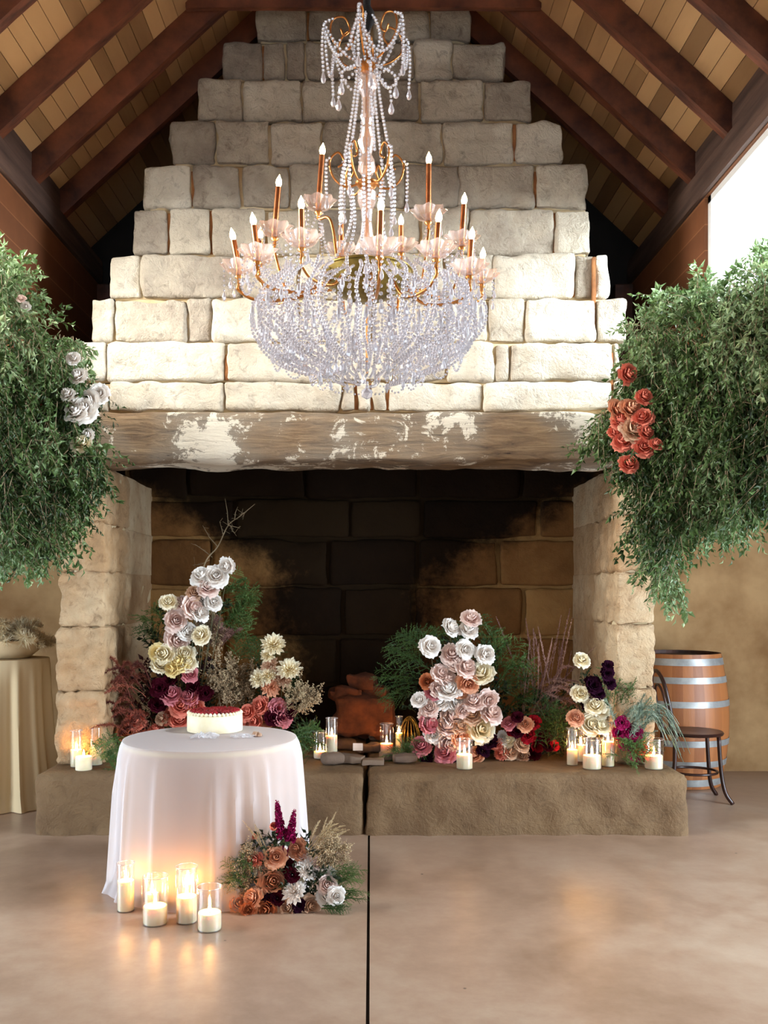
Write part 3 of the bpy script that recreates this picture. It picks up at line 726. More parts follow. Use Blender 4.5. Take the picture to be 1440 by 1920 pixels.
# ================================================================== GARLANDS ON THE SIDE WALLS
def garland(sgn, label, poly, n, Dfun, top_tips):
    c = at(*poly[0][:2], 5.2); root = thing('greenery_garland', label, 'garland', (sgn*1.95, 5.3, 2.2))
    m = MB(); st = MB()
    for x, y in scatter(poly, n):
        D = Dfun(x)+rnd.uniform(-.28, .18)
        p = np.array(at(x, y-14, D)); big = vnoise([[x*.012, y*.012, D*2]], 5)[0]
        up = y < 640 and rnd.random() < .55
        d = (rnd.gauss(0, .5), rnd.gauss(0, .35)-.1, .7 if up else -.9+rnd.gauss(0, .45))
        wd = rnd.random() < .25
        sprig(m, p, d, rnd.uniform(.10, .22), rnd.randint(9, 15), .044 if not wd else .052, .015 if not wd else .026, .5 if up else .1, min(1, max(0, .45+.28*big+rnd.gauss(0, .1)+(.15 if y < 700 else 0))), st, .85, .35)
    for x, y, dx, dz, L in top_tips:
        D = Dfun(x); p = np.array(at(x, y, D)); q = p+np.array([dx, 0, dz])*L
        for k in range(3): sprig(m, p+rg.normal(size=3)*.03, (dx+rnd.gauss(0, .2), rnd.gauss(0, .2), dz+rnd.gauss(0, .2)), L*rnd.uniform(.7, 1.1), 18, .045, .022, .3, .75, st, .8, .25)
    m.build('foliage', LF['garland'], root); st.build('stems', M['twig'], root)
    return root
DL = lambda x: 4.80+.50*min(1, max(0, x/200))
gl = garland(-1, 'thick hanging green leaf garland with white roses on the left wall beside the fireplace',
    [(-70, 470), (5, 495), (35, 505), (50, 545), (52, 600), (100, 625), (135, 640), (160, 665), (150, 700), (185, 760), (178, 830), (200, 885), (192, 915), (150, 955), (132, 1005), (112, 1035), (75, 1030), (60, 1050), (30, 1035), (0, 1030), (-70, 1010)],
    2100, DL, [(10, 520, .2, .9, .14), (40, 545, .8, .2, .12), (120, 650, .9, .2, .14), (25, 1030, 0, -1, .12), (60, 1010, .1, -1, .16), (90, 1000, .1, -1, .1)])
lst = [('r', 'white', 146, 706, 26), ('r', 'white', 128, 740, 24), ('r', 'white', 155, 767, 42), ('r', 'white', 142, 775, 32), ('r', 'white', 168, 752, 32), ('r', 'white', 186, 738, 28), ('r', 'cream', 153, 832, 30), ('r', 'white', 165, 816, 20), ('r', 'white', 138, 672, 20), ('r', 'blush', 40, 560, 14), ('r', 'white', 48, 574, 14)]
for kd, col, x, y, dm in lst:
    D = DL(x)-.30; flower(KN[kd], col, at(x, y, D), dm*D/F*1.28, gl, label=LAB[col]+' rose')
DR = lambda x: 5.3-.6*min(1, max(0, (x-1150)/290))
gr = garland(1, 'thick hanging green leaf garland with coral roses on the right wall beside the fireplace',
    [(1112, 795), (1160, 770), (1165, 700), (1178, 635), (1215, 600), (1240, 565), (1262, 585), (1305, 545), (1340, 565), (1400, 530), (1440, 495), (1510, 470), (1510, 935), (1440, 940), (1392, 972), (1345, 995), (1300, 985), (1278, 1015), (1268, 1060), (1262, 1100), (1248, 1100), (1222, 1085), (1210, 1040), (1190, 985), (1182, 900), (1160, 860), (1112, 822)],
    3300, DR, [(1243, 580, .1, 1, .1), (1310, 560, .2, .9, .14), (1330, 550, .4, .9, .1), (1400, 520, .5, .8, .2), (1430, 500, .1, 1, .16), (1255, 1075, .1, -1, .12), (1268, 1095, .1, -1, .14), (1262, 1085, 0, -1, .12), (1195, 640, -.6, .4, .1), (1340, 985, -.1, -1, .1)])
lst = [('r', 'coral', 1177, 701, 30), ('r', 'coral', 1208, 744, 25), ('r', 'peach', 1157, 768, 30), ('r', 'peach', 1182, 767, 34), ('r', 'coral', 1205, 783, 30), ('r', 'coral', 1165, 790, 30), ('r', 'tan', 1190, 806, 40), ('r', 'coral', 1154, 812, 22), ('r', 'coral', 1168, 828, 32), ('r', 'coral', 1212, 812, 26), ('r', 'coral', 1208, 838, 32), ('r', 'coral', 1230, 833, 22), ('r', 'coral', 1180, 870, 30)]
for kd, col, x, y, dm in lst:
    D = DR(x)-.33; flower(KN[kd], col, at(x, y, D), dm*D/F*1.28, gr, label=LAB[col]+' rose')

# ================================================================== CHANDELIER
CX, CY = -.016, 3.9
def cz(py): return EYE+(HY-py)*CY/F
ch = thing('chandelier', 'large tiered crystal chandelier with lit candle bulbs hanging before the stone chimney', 'chandelier', (CX, CY, cz(745)))
def P3(r, a, z): return np.array([CX+r*math.cos(a), CY+r*math.sin(a), z])
m = MB(); m.add(*tube([(CX, CY, 6.0), (CX, CY, 4.2), (CX, CY, cz(10))], .016, 8)); m.add(*tube([(CX, CY, cz(12)), (CX+.002, CY, cz(25)), (CX+.012, CY, cz(40)), (CX, CY, cz(60))], [.016, .03, .024, .006], 8))
m.build('hanging_cable', M['rope'], ch, smooth=True)
# glass baluster stem
pr = [(135, 8), (142, 16), (160, 21), (172, 14), (185, 8), (215, 7), (225, 11), (235, 8), (250, 12), (265, 17), (280, 12), (290, 9), (300, 14), (318, 17), (332, 8), (350, 12), (362, 18), (378, 17), (395, 11), (415, 9), (440, 12), (458, 19), (472, 24), (480, 10), (505, 8)]
m = MB(); m.add(*lathe([(r*CY/F, cz(y)) for y, r in pr], 12, (CX, CY, 0))); m.build('glass_stem', M['dish'], ch, smooth=False)
m = MB(); m.add(*tube([(CX, CY, cz(60)), (CX, CY, cz(700))], .005, 6)); m.build('centre_rod', M['gold'], ch)
def gold_cup(y, r, h):
    m = MB(); m.add(*lathe([(.004, cz(y)-h), (r*.45, cz(y)-h*.9), (r*.8, cz(y)-h*.3), (r, cz(y)), (r*.9, cz(y)+.006), (.004, cz(y)+.004)], 20, (CX, CY, 0))); m.build('gold_cup', M['gold'], ch, smooth=True)
gold_cup(120, .045, .04); gold_cup(344, .05, .035)
m_bead = lambda pts, r, sp: None
def resample(pts, sp):
    d = np.r_[0, np.cumsum(np.linalg.norm(np.diff(pts, axis=0), axis=1))]; n = max(2, int(d[-1]/sp)); s = np.linspace(0, d[-1], n)
    return np.stack([np.interp(s, d, pts[:, k]) for k in range(3)], 1)
def strand(name, pts, r=.0078, sp=.0152, smooth_n=24, drop=0, dr=.018, parent=None):
    m = MB(); q = resample(smooth_path(pts, smooth_n) if len(pts) > 2 else np.asarray(pts, float), sp); dots(m, q, r, ico=True)
    if drop:
        e = q[-1]; m.add(*lathe([(.001, e[2]-.006), (dr*.35, e[2]-drop*.35), (dr*.62, e[2]-drop*.68), (dr*.45, e[2]-drop*.9), (.001, e[2]-drop)], 7, (e[0], e[1], 0)))
    return m.build(name, M['crystal'], parent or ch)
def swag(a, b, sag, n=7):
    t = np.linspace(0, 1, n)[:, None]; p = np.asarray(a)*(1-t)+np.asarray(b)*t; p[:, 2] -= sag*4*(t*(1-t))[:, 0]; return p
# crown of six gold scrolls with bead swags
NA = 6; tips = []
for k in range(NA):
    a = k*2*PI/NA+.35
    pts = [P3(.02, a, cz(120)), P3(.09, a, cz(112)), P3(.155, a, cz(85)), P3(.15, a, cz(52)), P3(.10, a, cz(42)), P3(.075, a, cz(62)), P3(.10, a, cz(76)), P3(.115, a, cz(64))]
    m = MB(); m.add(*tube(smooth_path(pts, 36), .004, 6)); m.build('crown_scroll', M['gold'], ch, smooth=True)
    tips.append((a, P3(.185, a, cz(62))))
    strand('bead_strand', [P3(.15, a, cz(50)), P3(.185, a, cz(62)), P3(.195, a, cz(100)), P3(.19, a, cz(148))], drop=.055)
    strand('bead_strand', [P3(.02, a, cz(28)), P3(.05, a, cz(48)), P3(.07, a, cz(80)), P3(.05, a, cz(118))])
    strand('bead_strand', [P3(.04, a+.5, cz(124)), P3(.06, a+.5, cz(200)), P3(.10, a+.5, cz(300))])
    strand('bead_strand', [P3(.05, a+.3, cz(128)), P3(.12, a+.3, cz(150)), P3(.13, a+.3, cz(170))], drop=.06, dr=.022)
for k in range(NA):
    strand('bead_swag', swag(tips[k][1]-[0, 0, .02], tips[(k+1) % NA][1]-[0, 0, .02], .14))
    strand('bead_swag', swag(tips[k][1], P3(.045, tips[(k+1) % NA][0], cz(122)), .05))
# middle gold ring
for k in range(NA):
    a = k*2*PI/NA+.1
    pts = [P3(.03, a, cz(345)), P3(.09, a, cz(352)), P3(.14, a, cz(335)), P3(.155, a, cz(305)), P3(.12, a, cz(288)), P3(.095, a, cz(305)), P3(.12, a, cz(316))]
    m = MB(); m.add(*tube(smooth_path(pts, 30), .0045, 6)); m.build('middle_scroll', M['gold'], ch, smooth=True)
    strand('middle_strand', [P3(.155, a, cz(300)), P3(.17, a, cz(310)), P3(.168, a, cz(372))], drop=.055)
    strand('middle_strand', [P3(.10, a+.5, cz(300)), P3(.125, a+.5, cz(350)), P3(.125, a+.5, cz(410))], drop=.05)
    strand('middle_strand', [P3(.08, a+.25, cz(345)), P3(.07, a+.25, cz(420)), P3(.15, a+.25, cz(505))])
# bowl
m = MB(); m.add(*lathe([(.004, cz(566)), (.06, cz(563)), (.12, cz(552)), (.165, cz(534)), (.186, cz(514)), (.19, cz(508)), (.178, cz(507)), (.15, cz(530)), (.05, cz(550)), (.004, cz(551))], 40, (CX, CY, 0)))
m.add(*tube([P3(.188, t, cz(510)) for t in np.linspace(0, 2*PI, 41)], .006, 6, False)); m.build('bronze_bowl', M['bowl'], ch, smooth=True)
# candle arms
ARMS = [(438, 433, 448, 503, 3.90), (476, 405, 483, 476, 3.72), (522, 333, 515, 432, 4.0), (565, 375, 566, 450, 3.58), (604, 273, 597, 383, 4.08), (714, 378, 712, 465, 3.42), (804, 290, 803, 402, 4.05),
        (752, 405, 752, 462, 4.35), (822, 400, 818, 470, 3.56), (870, 366, 866, 450, 4.12), (884, 432, 880, 503, 3.78), (905, 468, 903, 520, 4.2), (488, 430, 487, 485, 4.2), (640, 400, 640, 470, 4.38)]
cups = []
for i, (tx, ty, bx_, by_, D) in enumerate(ARMS):
    b = np.array(at(bx_, by_, D)); t = np.array(at(tx, ty+18, D)); ax = unit(t-b); a = math.atan2(b[1]-CY, b[0]-CX); r = math.hypot(b[1]-CY, b[0]-CX)
    m = MB(); m.add(*tube([b, t], .0125, 10)); cd = m.build('candle_tube', M['copper'], ch, smooth=True, sharp=.8)
    m = MB(); q = np.array([(.004, 0), (.010, .006), (.0135, .018), (.011, .032), (.005, .044), (.0008, .054)]); V, Fc = lathe(q, 10); V = V@np.stack(list(frame_from(ax))+[ax]); m.add(V+t, Fc)
    m.build('bulb', M['bulb'], cd, smooth=True)
    base = b-[0, 0, .004]
    m = MB(); m.add(*lathe([(.012, base[2]-.03), (.022, base[2]-.022), (.05, base[2]-.010), (.076, base[2]+.020), (.0755, base[2]+.022), (.048, base[2]-.004), (.014, base[2]-.012)], 32, (base[0], base[1], 0), (8, .10))); m.build('glass_bobeche', M['dish'], ch)
    m = MB(); m.add(*lathe([(.003, base[2]-.062), (.008, base[2]-.058), (.007, base[2]-.045), (.018, base[2]-.034), (.015, base[2]-.03), (.012, base[2]-.004), (.015, base[2]+.004), (.013, base[2]+.01)], 12, (base[0], base[1], 0)))
    lowz = min(base[2]-.13, cz(560)+.06); e = base-[0, 0, .06]
    pts = [P3(.15, a, cz(530)), P3(max(.2, r*.55), a, lowz+.01), P3(r*.85, a, lowz), P3(r, a, e[2]-.03), e]
    if r < .3: pts = [P3(.15, a, cz(530)), P3(.2, a, e[2]-.04), e]
    m.add(*tube(smooth_path(pts, 28), .0065, 7)); m.build('candle_arm', M['gold'], ch, smooth=True)
    cups.append((a, r, base))
    for k in range(3):
        an = a+(k-1)*1.1; p = base+[.062*math.cos(an), .062*math.sin(an), .012]
        strand('cup_pendant', [p, p-[0, 0, .05], p-[0, 0, .07+.03*(k == 1)]], drop=.045, dr=.014, r=.0055)
cs = sorted(cups, key=lambda q: q[0])
for k in range(len(cs)):
    p, q = cs[k][2], cs[(k+1) % len(cs)][2]
    strand('arm_swag', swag(p-[0, 0, .03], q-[0, 0, .03], .10, 9), r=.006)
    strand('arm_swag', swag(p-[0, 0, .02], P3(.18, cs[k][0]+.2, cz(512)), .09, 9), r=.006)
# the crystal basket
def bowl_prof(t, R, z0, h): return R*math.cos(t)**.85, z0-h*math.sin(t)
for k in range(60):
    a = 2*PI*k/60
    a += rnd.gauss(0, .02); jr = rnd.uniform(.90, 1.06); jz = rnd.uniform(-.02, .02); tm = rnd.uniform(.9, 1.3)
    pts = [P3(.38, a, cz(542)+jz), P3(.455*jr, a+.02, cz(572)), P3(.47*jr, a-.02, cz(600)+jz)]+[P3(bowl_prof(t, .475*jr, cz(600), .235)[0], a+rnd.gauss(0, .025), bowl_prof(t, .475*jr, cz(600), .235)[1]+jz) for t in (.25*tm, .5*tm, .75*tm, 1.0*tm)]
    strand('basket_strand', pts, r=.0078, sp=.0150, smooth_n=32)
for k in range(32):
    a = 2*PI*(k+.5)/32
    strand('inner_basket_strand', [P3(.18, a, cz(525)), P3(.27, a, cz(548)), P3(.36, a, cz(590))]+[P3(.36*math.cos(t)**.8, a, cz(590)-.24*math.sin(t)) for t in (.4, .8, 1.2)], r=.0068, sp=.016)
for k in range(96):
    a = rnd.uniform(0, 2*PI); r = .46*math.sqrt(rnd.uniform(.08, 1)); zt_ = cz(545)+rnd.uniform(-.05, .05); zb_ = cz(600)-.235*math.sqrt(max(0, 1-(r/.475)**2))+.02; z1 = zt_-(zt_-zb_)*rnd.uniform(0, .6); z2 = max(zb_, z1-rnd.uniform(.08, .16))
    strand('crystal_drop', [P3(r, a, z1), P3(r, a, z2)], r=.0085, sp=.018, drop=.05, dr=.018)
for (R, y, n, L) in ((.48, 590, 34, .055), (.43, 632, 26, .05), (.33, 668, 20, .045), (.2, 700, 14, .045)):
    for k in range(n):
        a = 2*PI*(k+.5)/n; p = P3(R, a, cz(y)); mm_ = MB()
        mm_.add(*lathe([(.001, p[2]), (.007, p[2]-.012), (.009, p[2]-L*.6), (.001, p[2]-L)], 6, (p[0], p[1], 0))); dots(mm_, [p+[0, 0, .008]], .006, ico=True)
        mm_.build('crystal_prism', M['crystal'], ch)
for k in range(16):
    a, b = 2*PI*k/16, 2*PI*(k+1)/16
    strand('rim_swag', swag(P3(.40, a, cz(660)), P3(.40, b, cz(660)), .06), r=.0055)
    strand('rim_swag', swag(P3(.24, a, cz(700)), P3(.24, b, cz(700)), .04), r=.0055)
m = MB(); dots(m, [(CX, CY, cz(738))], .026, ico=True); dots(m, [(CX, CY, cz(738)+.03), (CX, CY, cz(738)+.045)], .008, ico=True); m.build('crystal_ball', M['crystal'], ch)

# ================================================================== CANDLES
def candle(px, py_base, wpx, py_top, glass_top, label, glabel, zfloor, D=None, group=None, glass_extra=1.12):
    """a wax pillar standing inside a clear glass cylinder"""
    if D is None: D = (EYE-zfloor)*F/(py_base-HY)
    x = (px-VX)*D/F; r = wpx*D/F/2/glass_extra; h = (py_base-py_top)*D/F; gh = (py_base-glass_top)*D/F if glass_top else 0
    c = (x, D, zfloor); o = thing('pillar_candle', label, 'candle', c, group)
    z0 = zfloor+(.004 if gh else .0005)
    m = MB(); m.add(*lathe([(.0005, z0), (r*.97, z0), (r, z0+.003), (r, z0+h-.004), (r*.96, z0+h), (r*.8, z0+h-.004), (r*.3, z0+h-.008), (.0005, z0+h-.008)], 28, (x, D, 0))); m.build('wax', M['wax'], o, smooth=True, sharp=.8)
    m = MB(); m.add(*tube([(x, D, z0+h-.01), (x+.001, D, z0+h+.004)], .0012, 5)); m.build('wick', M['wick'], o)
    zf = z0+h+.001; fs = 1.1
    m = MB(); m.add(*lathe([(.0005, zf), (.0048*fs, zf+.006), (.0062*fs, zf+.013), (.0045*fs, zf+.022), (.002*fs, zf+.031), (.0003, zf+.038)], 8, (x, D, 0))); m.build('flame', M['flame'], o, smooth=True)
    if gh:
        R = max(r*glass_extra, r+.004)
        g = thing('glass_candle_holder', glabel, 'candle holder', c, 'clear glass cylinder candle holders' if group else None)
        m = MB(); m.add(*lathe([(.0005, zfloor), (R*.95, zfloor), (R, zfloor+.004), (R, zfloor+gh), (R-.0018, zfloor+gh), (R-.002, zfloor+.003), (.0005, zfloor+.0028)], 36, (x, D, 0))); m.build('glass_cylinder', M['glass'], g, smooth=True, sharp=.8)
        m = MB(); m.add(*tube([(x+(R-.001)*math.cos(t), D+(R-.001)*math.sin(t), zfloor+gh) for t in np.linspace(0, 2*PI, 37)], .0016, 5, False)); m.build('rim', M['crystal'], g, smooth=True)
ZH = .36
CL = [
 # on the floor before the draped table
 (236, 1707, 34, 1652, 1618, 'tall ivory pillar candle, leftmost on the floor by the draped table', 'tall clear glass cylinder, leftmost on the floor by the draped table', 0, None),
 (291, 1729, 49, 1697, 1640, 'short wide ivory candle second from left on the floor', 'wide clear glass cylinder second from left on the floor', 0, 4.0),
 (285, 1700, 27, 1664, 1630, 'slim ivory candle behind the short wide one on the floor', 'slim clear glass cylinder behind the short wide candle on the floor', 0, 4.13),
 (350, 1729, 42, 1682, 1625, 'medium ivory candle third along the floor row, in a tall glass', 'tall clear glass cylinder third along the floor row before the table', 0, 4.02),
 (353, 1700, 26, 1645, 1622, 'slim tall ivory candle close to the tablecloth behind the medium one', 'slim clear glass cylinder close to the tablecloth behind the medium candle', 0, 4.125),
 (393, 1738, 48, 1707, 1658, 'short wide ivory candle on the floor nearest the floor flowers', 'wide clear glass cylinder on the floor nearest the floor flowers', 0, 3.93),
 # on the hearth
 (143, 1441, 23, 1410, 1373, 'slim ivory candle at the left hearth end, outermost of three', 'tall clear glass at the left hearth end, outermost of three', ZH, 5.66),
 (157, 1449, 34, 1424, None, 'short ivory tealight-style candle in front on the left hearth end', '', ZH, 5.57),
 (180, 1427, 25, 1392, 1357, 'ivory candle beside the green fern at the left hearth end', 'tall clear glass beside the green fern at the left hearth end', ZH, 5.72),
 (600, 1415, 26, 1403, 1365, 'low ivory candle in the shorter glass right of the draped table', 'shorter clear glass on the hearth right of the draped table', ZH, 5.95),
 (622, 1417, 23, 1372, 1338, 'tall ivory candle in slim glass at the middle of the hearth', 'tall slim clear glass at the middle of the hearth', ZH, 5.88),
 (725, 1407, 26, 1388, 1350, 'low ivory candle in glass beside the gold wire arches', 'clear glass beside the gold wire arches on the hearth', ZH, 6.1),
 (748, 1405, 14, 1372, 1340, 'slim tall candle under the gold wire arches', 'slim clear glass under the gold wire arches', ZH, 6.22),
 (871, 1435, 33, 1409, 1380, 'short ivory candle below the blush rose mound on the hearth', 'low clear glass below the blush rose mound', ZH, 5.6),
 (1073, 1431, 22, 1403, 1362, 'slim ivory candle leftmost in the right hearth cluster', 'clear glass leftmost in the right hearth cluster', ZH, 5.72),
 (1089, 1428, 22, 1398, 1366, 'slim ivory candle behind the wide one in the right hearth cluster', 'clear glass behind the wide one in the right hearth cluster', ZH, 5.84),
 (1110, 1438, 37, 1414, 1382, 'short wide ivory candle at the front of the right hearth cluster', 'wide clear glass at the front of the right hearth cluster', ZH, 5.60),
 (1140, 1433, 25, 1388, 1350, 'tall ivory candle at the right of the right hearth cluster', 'tall clear glass at the right of the right hearth cluster', ZH, 5.68),
 (1226, 1439, 36, 1415, 1383, 'short ivory candle alone at the far right end of the hearth', 'low clear glass alone at the far right end of the hearth', ZH, 5.6),
]
for px, pb, wp, pt, gt, l1, l2, zf, D in CL: candle(px, pb, wp, pt, gt, l1, l2, zf, D, 'ivory candles burning on the floor and hearth')

# ================================================================== CAKE TABLE
TX, TY, TH, TR = (395-VX)*4.62/F, 4.62, .697, .43
t = thing('cake_table', 'small round table hidden under a sheer white tablecloth', 'table', (TX, TY, 0))
m = MB(); m.add(*lathe([(.001, TH-.032), (TR-.01, TH-.032), (TR-.004, TH-.02), (TR-.006, TH-.007), (.001, TH-.007)], 48, (TX, TY, 0))); m.build('tabletop', M['linen'], t, smooth=True, sharp=.8)
m = MB(); m.add(*lathe([(.001, .0), (.2, .0), (.2, .015), (.04, .03), (.03, .08), (.03, TH-.05), (.08, TH-.033), (.001, TH-.033)], 24, (TX, TY, 0))); m.build('pedestal', M['bent'], t, smooth=True, sharp=.8)
def cloth(name, R0, R1, zt, amp, seed, mat, zb=.004, n=220, label=None, lean=0):
    r_ = np.random.default_rng(seed); A = np.linspace(0, 2*PI, n, endpoint=False)
    ks = [(5, .5), (8, .7), (13, 1), (19, .6), (31, .28)]; fold = sum(w_*np.sin(k*A+r_.uniform(0, 6.28)) for k, w_ in ks)
    front = np.clip(-np.sin(A+.12), 0, 1)**3; fold *= (1-.75*front)      # the front hangs as one smooth panel
    ridge = sum(np.exp(-((A-a0+PI) % (2*PI)-PI)**2/.0016)*h for a0, h in ((4.92, 1.2), (5.12, 1.6), (5.28, 1.3), (4.32, .8), (3.9, 1.4), (5.45, 1.5), (3.6, 1.2)))
    prof = [(0.02, 0), (R0*.5, 0), (R0*.9, 0), (R0*.985, 0)]; V = []
    rows = []
    for r, s in prof: rows.append(np.stack([r*np.cos(A), r*np.sin(A), np.full(n, zt)+.0], -1))
    hs = np.linspace(0, 1, 26)[1:]
    for s in hs:
        z = zt-(zt-zb)*s; e = min(1, s*9)
        rr = R0+(.012*e)+(R1-R0)*s**.9+(amp*(.15+.85*s**.8)*fold*.33+amp*.45*ridge*min(1, s*3))*e
        if s > .93: rr = rr+(s-.93)*.25
        x = rr*np.cos(A)+lean*s; rows.append(np.stack([x, rr*np.sin(A), np.full(n, z)], -1))
    V = np.concatenate(rows)+[TX, TY, 0]; k = len(rows); i = np.arange(k-1)[:, None]*n; j = np.arange(n)[None]; j2 = (j+1) % n
    m = MB(); m.add(V, [np.stack([i+j2, i+j, i+n+j, i+n+j2], -1).reshape(-1, 4), np.arange(n)[None]]); return m.build(name, mat, None, smooth=True, sharp=1.0)
tc = thing('tablecloth', 'sheer white voile tablecloth draped to the floor over the round cake table', 'tablecloth', (TX, TY, TH))
WORLDPOS[tc.name] = (TX, TY, TH)
o = cloth('sheer_layer', TR, .475, TH+.0025, .034, 4, M['sheer']); o.parent = tc; o.location = (-TX, -TY, -TH)
o = cloth('under_cloth', TR-.012, .425, TH-.003, .012, 9, M['lining'], zb=.03); o.parent = tc; o.location = (-TX, -TY, -TH)
# cake
kx, ky = (403-VX)*4.86/F, 4.86; R = .142; z0 = TH+.004; zt = z0+.088
k = thing('cake', 'round cream cake topped with glazed red berries on the draped table', 'cake', (kx, ky, z0))
m = MB(); m.add(*lathe([(.001, z0), (R, z0), (R+.001, z0+.01), (R, zt-.006), (R-.006, zt), (.001, zt)], 60, (kx, ky, 0))); m.build('cake_body', M['sponge'], k, smooth=True, sharp=.8)
m = MB()
for q in range(40):
    a = 2*PI*q/40; V, Fc = lathe([(.0005, zt-.004), (.010, zt+.001), (.011, zt+.006), (.007, zt+.012), (.0005, zt+.016)], 8, (kx+(R-.008)*math.cos(a), ky+(R-.008)*math.sin(a), 0)); m.add(V, Fc)
m.build('piped_border', M['sponge'], k, smooth=True)
m = MB(); pts = [(kx+r*math.cos(a), ky+r*math.sin(a), zt+.012+.006*(1-r/R)+rnd.uniform(-.003, .004)) for r, a in ((R*.88*math.sqrt(rnd.random()), rnd.uniform(0, 6.28)) for _ in range(420))]
dots(m, pts, .0085, ico=True); m.add(*lathe([(.001, zt), (R*.9, zt+.002), (R*.85, zt+.010), (.001, zt+.014)], 30, (kx, ky, 0))); m.build('berry_topping', M['berry'], k, smooth=True)
def crumple(name, label, x, y, w_, d_, h_, seed, z=TH+.006, cat='napkin', mat='sheer'):
    n = 34; r_ = np.linspace(-1, 1, n); U, Vv = np.meshgrid(r_, r_, indexing='ij'); P = np.stack([U*1.7+seed, Vv*1.7, np.zeros_like(U)], -1).reshape(-1, 3)
    e = np.clip(1-(U**2+Vv**2)*.6, 0, 1).reshape(-1); ridge = 1-np.abs(fbm(P*1.2, seed, 3)); Z = z+.001+h_*e*np.clip(ridge-.35, 0, 1)
    wob = fbm(P+9, seed+3, 2).reshape(n, n)*.25
    V = np.stack([(x+w_*(U+wob)).reshape(-1), (y+d_*(Vv+wob.T)).reshape(-1), Z], -1); i = np.arange(n-1)[:, None]*n; j = np.arange(n-1)[None]
    m = MB(); m.add(V, np.stack([i+j, i+n+j, i+n+j+1, i+j+1], -1).reshape(-1, 4)); o = recenter(m.build(name, M[mat], None, smooth=True)); return tag(o, label, cat)
p = at(383, 1374, 4.60); crumple('sheer_ribbon', 'crumpled sheer white ribbon on the table in front of the cake', p.x, 4.60, .06, .05, .05, 3, cat='ribbon')
p = at(445, 1374, 4.60); crumple('sheer_ribbon', 'loose sheer blush ribbon lying at the right front of the cake', p.x+.03, 4.62, .06, .04, .03, 8, cat='ribbon')
p = at(478, 1374, 4.62); crumple('cloth_napkin', 'small folded white napkin on the table right of the cake', p.x, 4.66, .028, .03, .035, 5, mat='lining')
# small white card
m = MB(); P, Fc = rblock(-.032, .032, -.002, .002, 0, .05, .001, 0, .03); m.add(xf(P, Matrix.Translation(at(671, 1400, 6.0).to_tuple()[:2]+(ZH+.04,)) @ Matrix.Rotation(-.5, 4, 'X')), Fc)
tag(recenter(m.build('white_card', M['card'])), 'small blank white card leaning among the hearth rubble', 'card')

# ================================================================== IN THE FIREBOX
def stonechunk(name, label, cat, cx, cy_, z, sx, sy, sz, mat, seed, rot=0, group=None, amp=.02):
    V, Fc = rblock(-sx/2, sx/2, -sy/2, sy/2, 0, sz, min(sx, sy, sz)*.16, amp, min(.03, sx/8), seed, 9, flat=None, amp2=amp)
    V[:, 2] -= V[:, 2].min(); m = MB(); m.add(xf(V, Matrix.Translation((cx, cy_, z)) @ Matrix.Rotation(rot, 4, 'Z')), Fc, rnd.random())
    o = recenter(m.build(name, M[mat], None, smooth=True, sharp=.9)); return tag(o, label, cat, group)
bx_ = at(682, 1300, 6.6)
stonechunk('stone_block', 'large squared orange-brown stone block standing at the back of the firebox', 'stone', bx_.x, 6.62, ZH, .42, .32, .30, 'clay', 31, .03, None, .03)
zt_ = ZH+.30
for i, (dx, dy, sx, sz, dz) in enumerate([(-.09, -.02, .20, .08, 0), (.09, .0, .17, .07, 0), (-.2, 0, .08, .05, 0), (.0, .0, .21, .12, .06)]):
    stonechunk('broken_stone', ['left orange-brown stone chunk lying on the firebox block', 'right orange-brown stone chunk lying on the firebox block', 'smallest orange-brown chunk at the left edge of the firebox block', 'rounded orange-brown chunk topmost on the firebox block'][i], 'stone', bx_.x+dx, 6.6+dy, zt_-.012+dz, sx, .14, sz, 'clay', 50+i, rnd.uniform(-.3, .3), None, .03)
for i, (px, py, w_, h_) in enumerate([(690, 1350, .26, .08), (655, 1375, .2, .06), (715, 1380, .16, .05), (640, 1400, .16, .05), (690, 1405, .14, .05), (735, 1418, .15, .04), (660, 1425, .15, .035), (700, 1428, .13, .03), (625, 1428, .1, .03), (760, 1425, .14, .035)]):
    D = 1855/(py+6-HY); p = at(px, py, D)
    stonechunk('rubble_stone', ['largest flat dusky rubble stone below the block in the firebox', 'flat dusky rubble stone behind the white card, to its left', 'flat dusky rubble stone behind the white card, to its right', 'dusky rubble stone right of the tall middle candle', 'reddish rubble stone just in front of the white card', 'low rubble stone in front of the gold wire arches', 'thin rubble stone at the hearth edge left of the slab joint', 'thin rubble stone at the hearth edge right of the slab joint', 'smallest rubble stone at the hearth edge near the draped table', 'low rubble stone left of the blush rose mound'][i], 'stone', p.x, D, ZH, w_, w_*.7, h_, 'rubble', 70+i, rnd.uniform(-.5, .5), 'rubble stones on the hearth', .016)
m = MB(); c = at(768, 1400, 6.3)
for k_ in range(9):
    a = PI*k_/9; R = .085*rnd.uniform(.9, 1.05); h = .21*rnd.uniform(.9, 1.05)
    m.add(*tube([(c.x+R*math.cos(t)*math.cos(a), 6.32+R*math.cos(t)*math.sin(a), ZH+.003+h*math.sin(t)) for t in np.linspace(0, PI, 24)], .0022, 5))
tag(recenter(m.build('wire_arches', M['wire'], None, smooth=True)), 'small cage of arched gold wires on the hearth near centre', 'wire cage')

